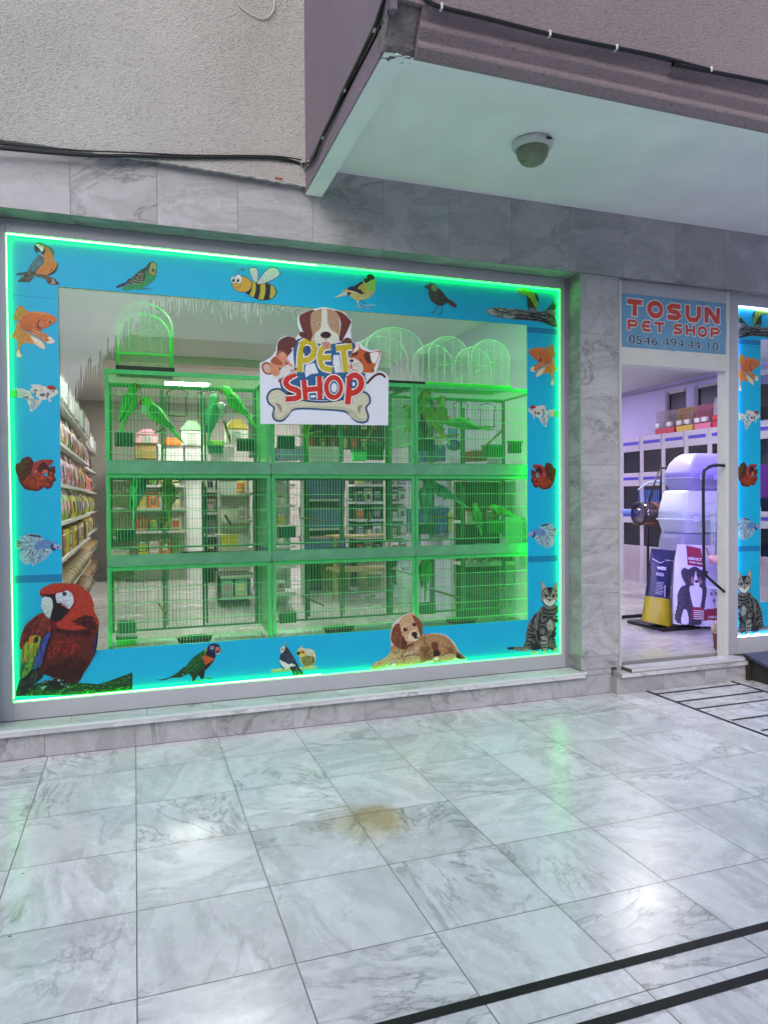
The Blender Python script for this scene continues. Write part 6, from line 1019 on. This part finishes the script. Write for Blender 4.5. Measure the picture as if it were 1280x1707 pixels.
# food bags leaning on the stack
def bigbag(pts, Y, name, lb, base, face_fn, d=.16):
    """pts: bag outline in pixels, clockwise from top left; the front bulges towards the viewer"""
    t = empty(name, (0,0,0), lb, 'food bag', 'large food bags beside the door'); out = [onY(p, Y) for p in pts]; zmin = min(v.z for v in out); out = [Vector((v.x, 0, v.z-zmin+FZ+.004)) for v in out]
    L_, R_ = out[:len(out)//2][::-1], out[len(out)//2:]; L_ = L_[::-1]; nz, nx = 140, 90; V = []
    def side(S, f): 
        k = f*(len(S)-1); i = min(int(k), len(S)-2); return S[i].lerp(S[i+1], k-i)
    for s in (-1, 1):
        for j in range(nz+1):
            for i in range(nx+1):
                f = j/nz; a, b_ = side(L_, f), side(R_[::-1], f); u = i/nx; p = a.lerp(b_, u); bl = (math.sin(math.pi*u)**.5)*(math.sin(math.pi*min(1, f*.52+.02)))**.8 if 0 < u < 1 else 0
                V.append((p.x, Y+.03+.06*(1-f)+s*(d/2*bl+.002)+.006*math.sin(u*11+f*7)*bl*(1.4-f), p.z+(-.05*(1-(abs(u-.45)*2)**1.2)*(1 if f < .001 else 0))))
    A = (nx+1)*(nz+1); mb = MB()
    for s in range(2):
        for j in range(nz):
            for i in range(nx):
                q = [s*A+j*(nx+1)+i, s*A+(j+1)*(nx+1)+i, s*A+(j+1)*(nx+1)+i+1, s*A+j*(nx+1)+i+1]; q = q if s == 0 else q[::-1]
                mb.add([V[k] for k in q], [(0,1,2,3)], base((i+.5)/nx, 1-(j+.5)/nz, s))
    for r in ('l', 'r', 'b'): pass
    o = mb.build('bag', t); bm = bmesh.new(); bm.from_mesh(o.data); bmesh.ops.remove_doubles(bm, verts=bm.verts, dist=.0008); bm.to_mesh(o.data); bm.free()
    for p_ in o.data.polygons: p_.use_smooth = True
    front = V[:A]
    def fn(u, v, lift=.004):
        f = (1-v)*nz; g = u*nx; j, i = min(int(f), nz-1), min(int(g), nx-1); a, b_ = Vector(front[j*(nx+1)+i]), Vector(front[j*(nx+1)+i+1]); c, e_ = Vector(front[(j+1)*(nx+1)+i]), Vector(front[(j+1)*(nx+1)+i+1])
        p = a.lerp(b_, g-i).lerp(c.lerp(e_, g-i), f-j); return (p.x, p.y-lift, p.z)
    face_fn(t, fn); return t
NV, YW, WB, MR, PK_, BK2 = mat('bag_navy', (44,44,84), .35, var=.1, vscale=6, bump=.3, bscale=12), mat('bag_mustard', (186,164,30), .4, var=.06, bump=.3, bscale=12), mat('bag_white', (206,202,230), .35, var=.05, bump=.3, bscale=10), mat('bag_maroon', (140,36,70), .4, var=.08), mat('bag_ink_white', (226,224,236), .4, var=0), mat('bag_ink_black', (30,28,48), .45, var=.1)
def quadp(mb, fn, poly, m, lift=.005):
    pts = P2(poly) if isinstance(poly, str) else poly; mb.add([fn(x, y, lift) for x, y in pts], [list(range(len(pts)))], m)
def face1(t, fn):
    mb = MB(); text_on(mb, 'vetx', lambda u, v: fn(u, v, .006), (.18,.685,.58,.745), PK_, .035); text_on(mb, 'FOOD', lambda u, v: fn(u, v, .006), (.17,.605,.46,.643), PK_, .03); text_on(mb, 'PREMIUM FOOD', lambda u, v: fn(u, v, .006), (.50,.83,.88,.845), PK_, .01)
    for i in range(9): quadp(mb, fn, [(.18,.53-i*.018),(.18+.3-.03*(i % 3),.53-i*.018),(.18+.3-.03*(i % 3),.526-i*.018),(.18,.526-i*.018)], PK_)
    quadp(mb, fn, "0.5,0.36 0.9,0.36 0.9,0.50 0.5,0.50", PK_, .006)
    for i in range(13): quadp(mb, fn, [(.53+i*.027,.375),(.53+i*.027+.006+.008*(i % 3 == 0),.375),(.53+i*.027+.006+.008*(i % 3 == 0),.485),(.53+i*.027,.485)], BK2, .007)
    for i in range(8): quadp(mb, fn, [(.12,.30-i*.024),(.86-.05*(i % 2),.30-i*.024),(.86-.05*(i % 2),.296-i*.024),(.12,.296-i*.024)], mat('bag_ink_olive', (110,96,20), .5), .006)
    quadp(mb, fn, "0.03,0.845 0.3,0.79 0.45,0.82 0.45,0.812 0.3,0.78 0.03,0.835", PK_); mb.build('printing', t)
bigbag([(1096,914),(1090,950),(1082,995),(1074,1035),(1122,1046),(1122,1000),(1128,955),(1139,918)], 1.12, 'food_bag', 'navy and mustard food bag with a barcode leaning left of the white one', lambda u, v, s: YW if v < .34 else NV, face1)
TN, WT, GY = mat('dog_tan', (150,110,110), .5), mat('dog_white', (214,210,226), .5), mat('dog_charcoal', (58,54,70), .5, var=.4, vscale=40)
def ell(x, y, r): return [(x+r*1.3*math.cos(a*.628), y+r*.62*math.sin(a*.628)) for a in range(10)]
ART = [(ell(.31,.54,.014),BK2),(ell(.47,.54,.014),BK2),(ell(.40,.475,.032),BK2),(cr(P2("0.345,0.43 0.36,0.52 0.40,0.60 0.42,0.52 0.46,0.43 0.40,0.415")),WT),(cr(P2("0.28,0.47 0.31,0.53 0.35,0.50 0.33,0.44")),TN),(cr(P2("0.52,0.47 0.48,0.53 0.45,0.50 0.47,0.44")),TN),
 (P2("0.52,0.015 0.97,0.02 0.97,0.065 0.52,0.06"),PK_),(P2("0.44,0.06 0.96,0.06 0.97,0.19 0.44,0.17"),MR),(P2("0.28,0.19 0.50,0.19 0.44,0.06 0.27,0.07"),MR),(cr(P2("0.26,0.40 0.38,0.42 0.50,0.39 0.48,0.28 0.42,0.16 0.36,0.13 0.30,0.22")),WT),(cr(P2("0.10,0.02 0.14,0.16 0.20,0.14 0.22,0.02")),WT),
 (cr(P2("0.04,0.015 0.04,0.2 0.05,0.32 0.10,0.40 0.18,0.43 0.12,0.50 0.10,0.58 0.16,0.62 0.24,0.61 0.32,0.64 0.42,0.65 0.52,0.62 0.62,0.62 0.68,0.60 0.62,0.54 0.59,0.46 0.60,0.36 0.56,0.26 0.52,0.16 0.46,0.10 0.44,0.015")),GY),(P2("0.22,0.98 0.60,0.94 0.60,0.66 0.22,0.66"),MR)]
def art(u, v, s):
    if s == 0:
        for poly, m in ART:
            if inside((u, v), poly): return m
    return WB
def face2(t, fn):
    mb = MB()
    text_on(mb, 'ADULT', lambda u, v: fn(u, v, .008), (.22,.745,.56,.79), PK_, .04); text_on(mb, 'PUFF SKIN', lambda u, v: fn(u, v, .008), (.25,.69,.56,.72), PK_, .03); text_on(mb, 'LAMB & RICE', lambda u, v: fn(u, v, .008), (.60,.085,.93,.11), PK_, .02); text_on(mb, '15', lambda u, v: fn(u, v, .010), (.74,.025,.82,.055), BK2, .03)
    for i in range(5): quadp(mb, fn, [(.30,.16-i*.02),(.5,.16-i*.02),(.5,.152-i*.02),(.30,.152-i*.02)], PK_, .008)
    quadp(mb, fn, "0.74,0.96 0.77,0.95 0.79,0.82 0.765,0.82", MR)
    for (x, y) in ((.70,.33),(.84,.33),(.77,.26)): quadp(mb, fn, [(x+.04*math.cos(a*.628), y+.022*math.sin(a*.628)) for a in range(10)], mat('bag_badge', (130,110,150), .5), .006)
    quadp(mb, fn, "0.765,0.39 0.775,0.39 0.775,0.2 0.765,0.2", MR, .007); mb.build('printing', t)
bigbag([(1140,919),(1132,950),(1127,1000),(1125,1052),(1203,1056),(1204,1000),(1204,960),(1200,921)], 1.0, 'food_bag', 'white food bag with a maroon band and a dog picture beside the door post', art, face2)
mb = MB(); a = onZ((1130,1058), FZ+.01); mb.box((a.x,1.0,FZ+.001), (a.x+.42,1.5,FZ+.028), BLK, .004); thing_mb('floor_stand', mb, 'black low stand under the white food bag', 'stand')
# pet carrier bag hanging from a stand
cs = empty('hanging_rail', (0,0,0), 'black rail stand the brown trimmed pet bag hangs from', 'stand'); YH = 2.0; a = onY((1100,780), YH)
mb = MB(); mb.tube([a, onY((1150,779), YH)], .012, BLK, 8); mb.tube([onY((1150,779), YH), Vector((onY((1150,779), YH).x, YH, FZ))], .014, BLK, 8); v = onY((1056,1021), 1.5); mb.box((v.x, 1.72, FZ+.002), (v.x+.75, 1.76, FZ+.03), BLK, .004); mb.build('rail', cs)
hb_ = empty('pet_carrier_bag', (0,0,0), 'clear sided pet carrier bag with brown straps hanging from a black rail', 'bag'); c0, c1_ = onY((1064,857), YH), onY((1112,857), YH); cz = onY((1080,856), YH).z; r_ = (c1_.x-c0.x)*.34; mx_ = c0.x
CLR = glass_mat('clear_plastic', .15, (.8,.8,.9), .75)
mb = MB(); mb.lathe([(r_*.82,0),(r_,.04),(r_,c1_.x-c0.x-.04),(r_*.86,c1_.x-c0.x)], (mx_,YH,cz), CLR, 24, axis='x', sq=(1,.95)); mb.build('body', hb_)
for f in (0,1): mb = MB(); mb.tube([(mx_+(c1_.x-c0.x)*f, YH+r_*.9*math.cos(i*.262), cz+r_*.9*math.sin(i*.262)) for i in range(25)], .012, BLK, 6, cap=False); mb.build('rim', hb_)
mb = MB(); BRN = mat('brown_leather', (110,66,50), .5, var=.1)
mb.lathe([(r_*1.02,.0),(r_*1.03,.002),(r_*1.03,.05),(r_*1.02,.052)], (mx_+(c1_.x-c0.x)*.38,YH,cz), BRN, 24, axis='x', sq=(1,.95)); mb.build('strap_band', hb_); mb = MB(); mb.box((mx_,YH-r_*.8,cz-r_*.98), (c1_.x,YH+r_*.8,cz-r_*.7), BRN, .02); mb.build('bottom', hb_)
mb = MB(); mb.tube([(mx_+.13,YH,cz+r_),onY((1097,785), YH)], .010, BLK, 6); mb.tube([(c1_.x-.09,YH,cz+r_),onY((1101,782), YH)], .012, BLK, 6); mb.build('shoulder_strap', hb_)
mb = MB(); v = onY((1094,828), 2.5); mb.box((v.x-.26,2.5,v.z-.2), (v.x+.2,2.8,v.z-.15), mt2((110,140,220)), .01)
for k in range(18): wire(mb, (v.x-.25+k*.025,2.51,v.z-.15), (v.x-.23+k*.024,2.51,v.z+.08), .003, mt2((80,120,220)))
mb.tube(smooth([(v.x-.25,2.51,v.z+.08),(v.x-.1,2.51,v.z+.16),(v.x+.1,2.51,v.z+.17),(v.x+.2,2.51,v.z+.08)]), .01, mt2((170,190,230)), 6); mb.tube([(v.x,2.65,v.z-.2),(v.x,2.65,FZ)], .015, BLK, 6); thing_mb('small_animal_cage', mb, 'blue barred small animal cage on a stand behind the hanging pet bag', 'cage')
# paper wrapped pot by the door post
pt = empty('plant_pot', (0,0,0), 'small terracotta pot with a crumpled paper wrapper beside the door post', 'pot'); v = onZ((1202,1083), FZ+.002); v.x += .01
mb = MB(); mb.lathe([(.055,0),(.062,.01),(.075,.13),(.07,.135),(.001,.13)], (v.x,v.y,FZ+.002), mat('terracotta', (120,62,48), .7), 20); mb.build('pot', pt); bm = bmesh.new(); bmesh.ops.create_icosphere(bm, subdivisions=3, radius=1); rq = random.Random(2)
for q in bm.verts: q.co = Vector((v.x+q.co.x*.09*rq.uniform(.8,1.1), v.y+q.co.y*.08, FZ+.17+q.co.z*.07*rq.uniform(.75,1.15)))
mb = MB(); bm.verts.index_update(); mb.add([q.co[:] for q in bm.verts], [[q.index for q in f.verts] for f in bm.faces], mat('crumpled_paper', (190,170,160), .7, var=.2, vscale=30)); bm.free(); mb.build('wrapper', pt)
# things behind the narrow right window
arch = empty('white_dome_cage', (5.05,.75,FZ), 'white wire dome cage behind the narrow right window', 'cage'); mb = MB(); mb.lathe([(.2,.0),(.22,.02),(.22,.06),(.2,.06)], (0,0,.62), mt2((226,170,170)), 24); mb.tube([(0,0,0),(0,0,.62)], .02, GW, 8); mb.build('base', arch); mb = MB()
for k in range(28): a = k*math.pi/14; mb.tube([(.2*math.cos(a)*f, .2*math.sin(a)*f, z) for f, z in ((1,.68),(1,1.0),(1,1.12),(.85,1.22),(.5,1.30),(.05,1.33))], .002, GW, 4)
for z in (.75,.83,.91,.99,1.07,1.15): mb.tube([(.2*math.cos(a*.262),.2*math.sin(a*.262),z) for a in range(25)], .002, GW, 4)
mb.build('grille', arch)
block('purple_box', 1262, 1300, 775, 830, .9, .3, (120,50,130), 'purple carton behind the narrow right window', 'box')
mb = MB(); mb.lathe([(.2,-.02),(.22,0),(.2,.01),(.001,.012)], (5.15,1.1,.55), mt2((216,220,236)), 24); mb.tube([(5.15,1.1,.53),(5.15,1.1,FZ)], .02, mt2((216,220,236)), 8); mb.lathe([(.12,0),(.13,.01),(.001,.02)], (5.15,1.1,FZ), mt2((216,220,236)), 20); thing_mb('round_stand', mb, 'small white round topped stand behind the narrow right window', 'stand')
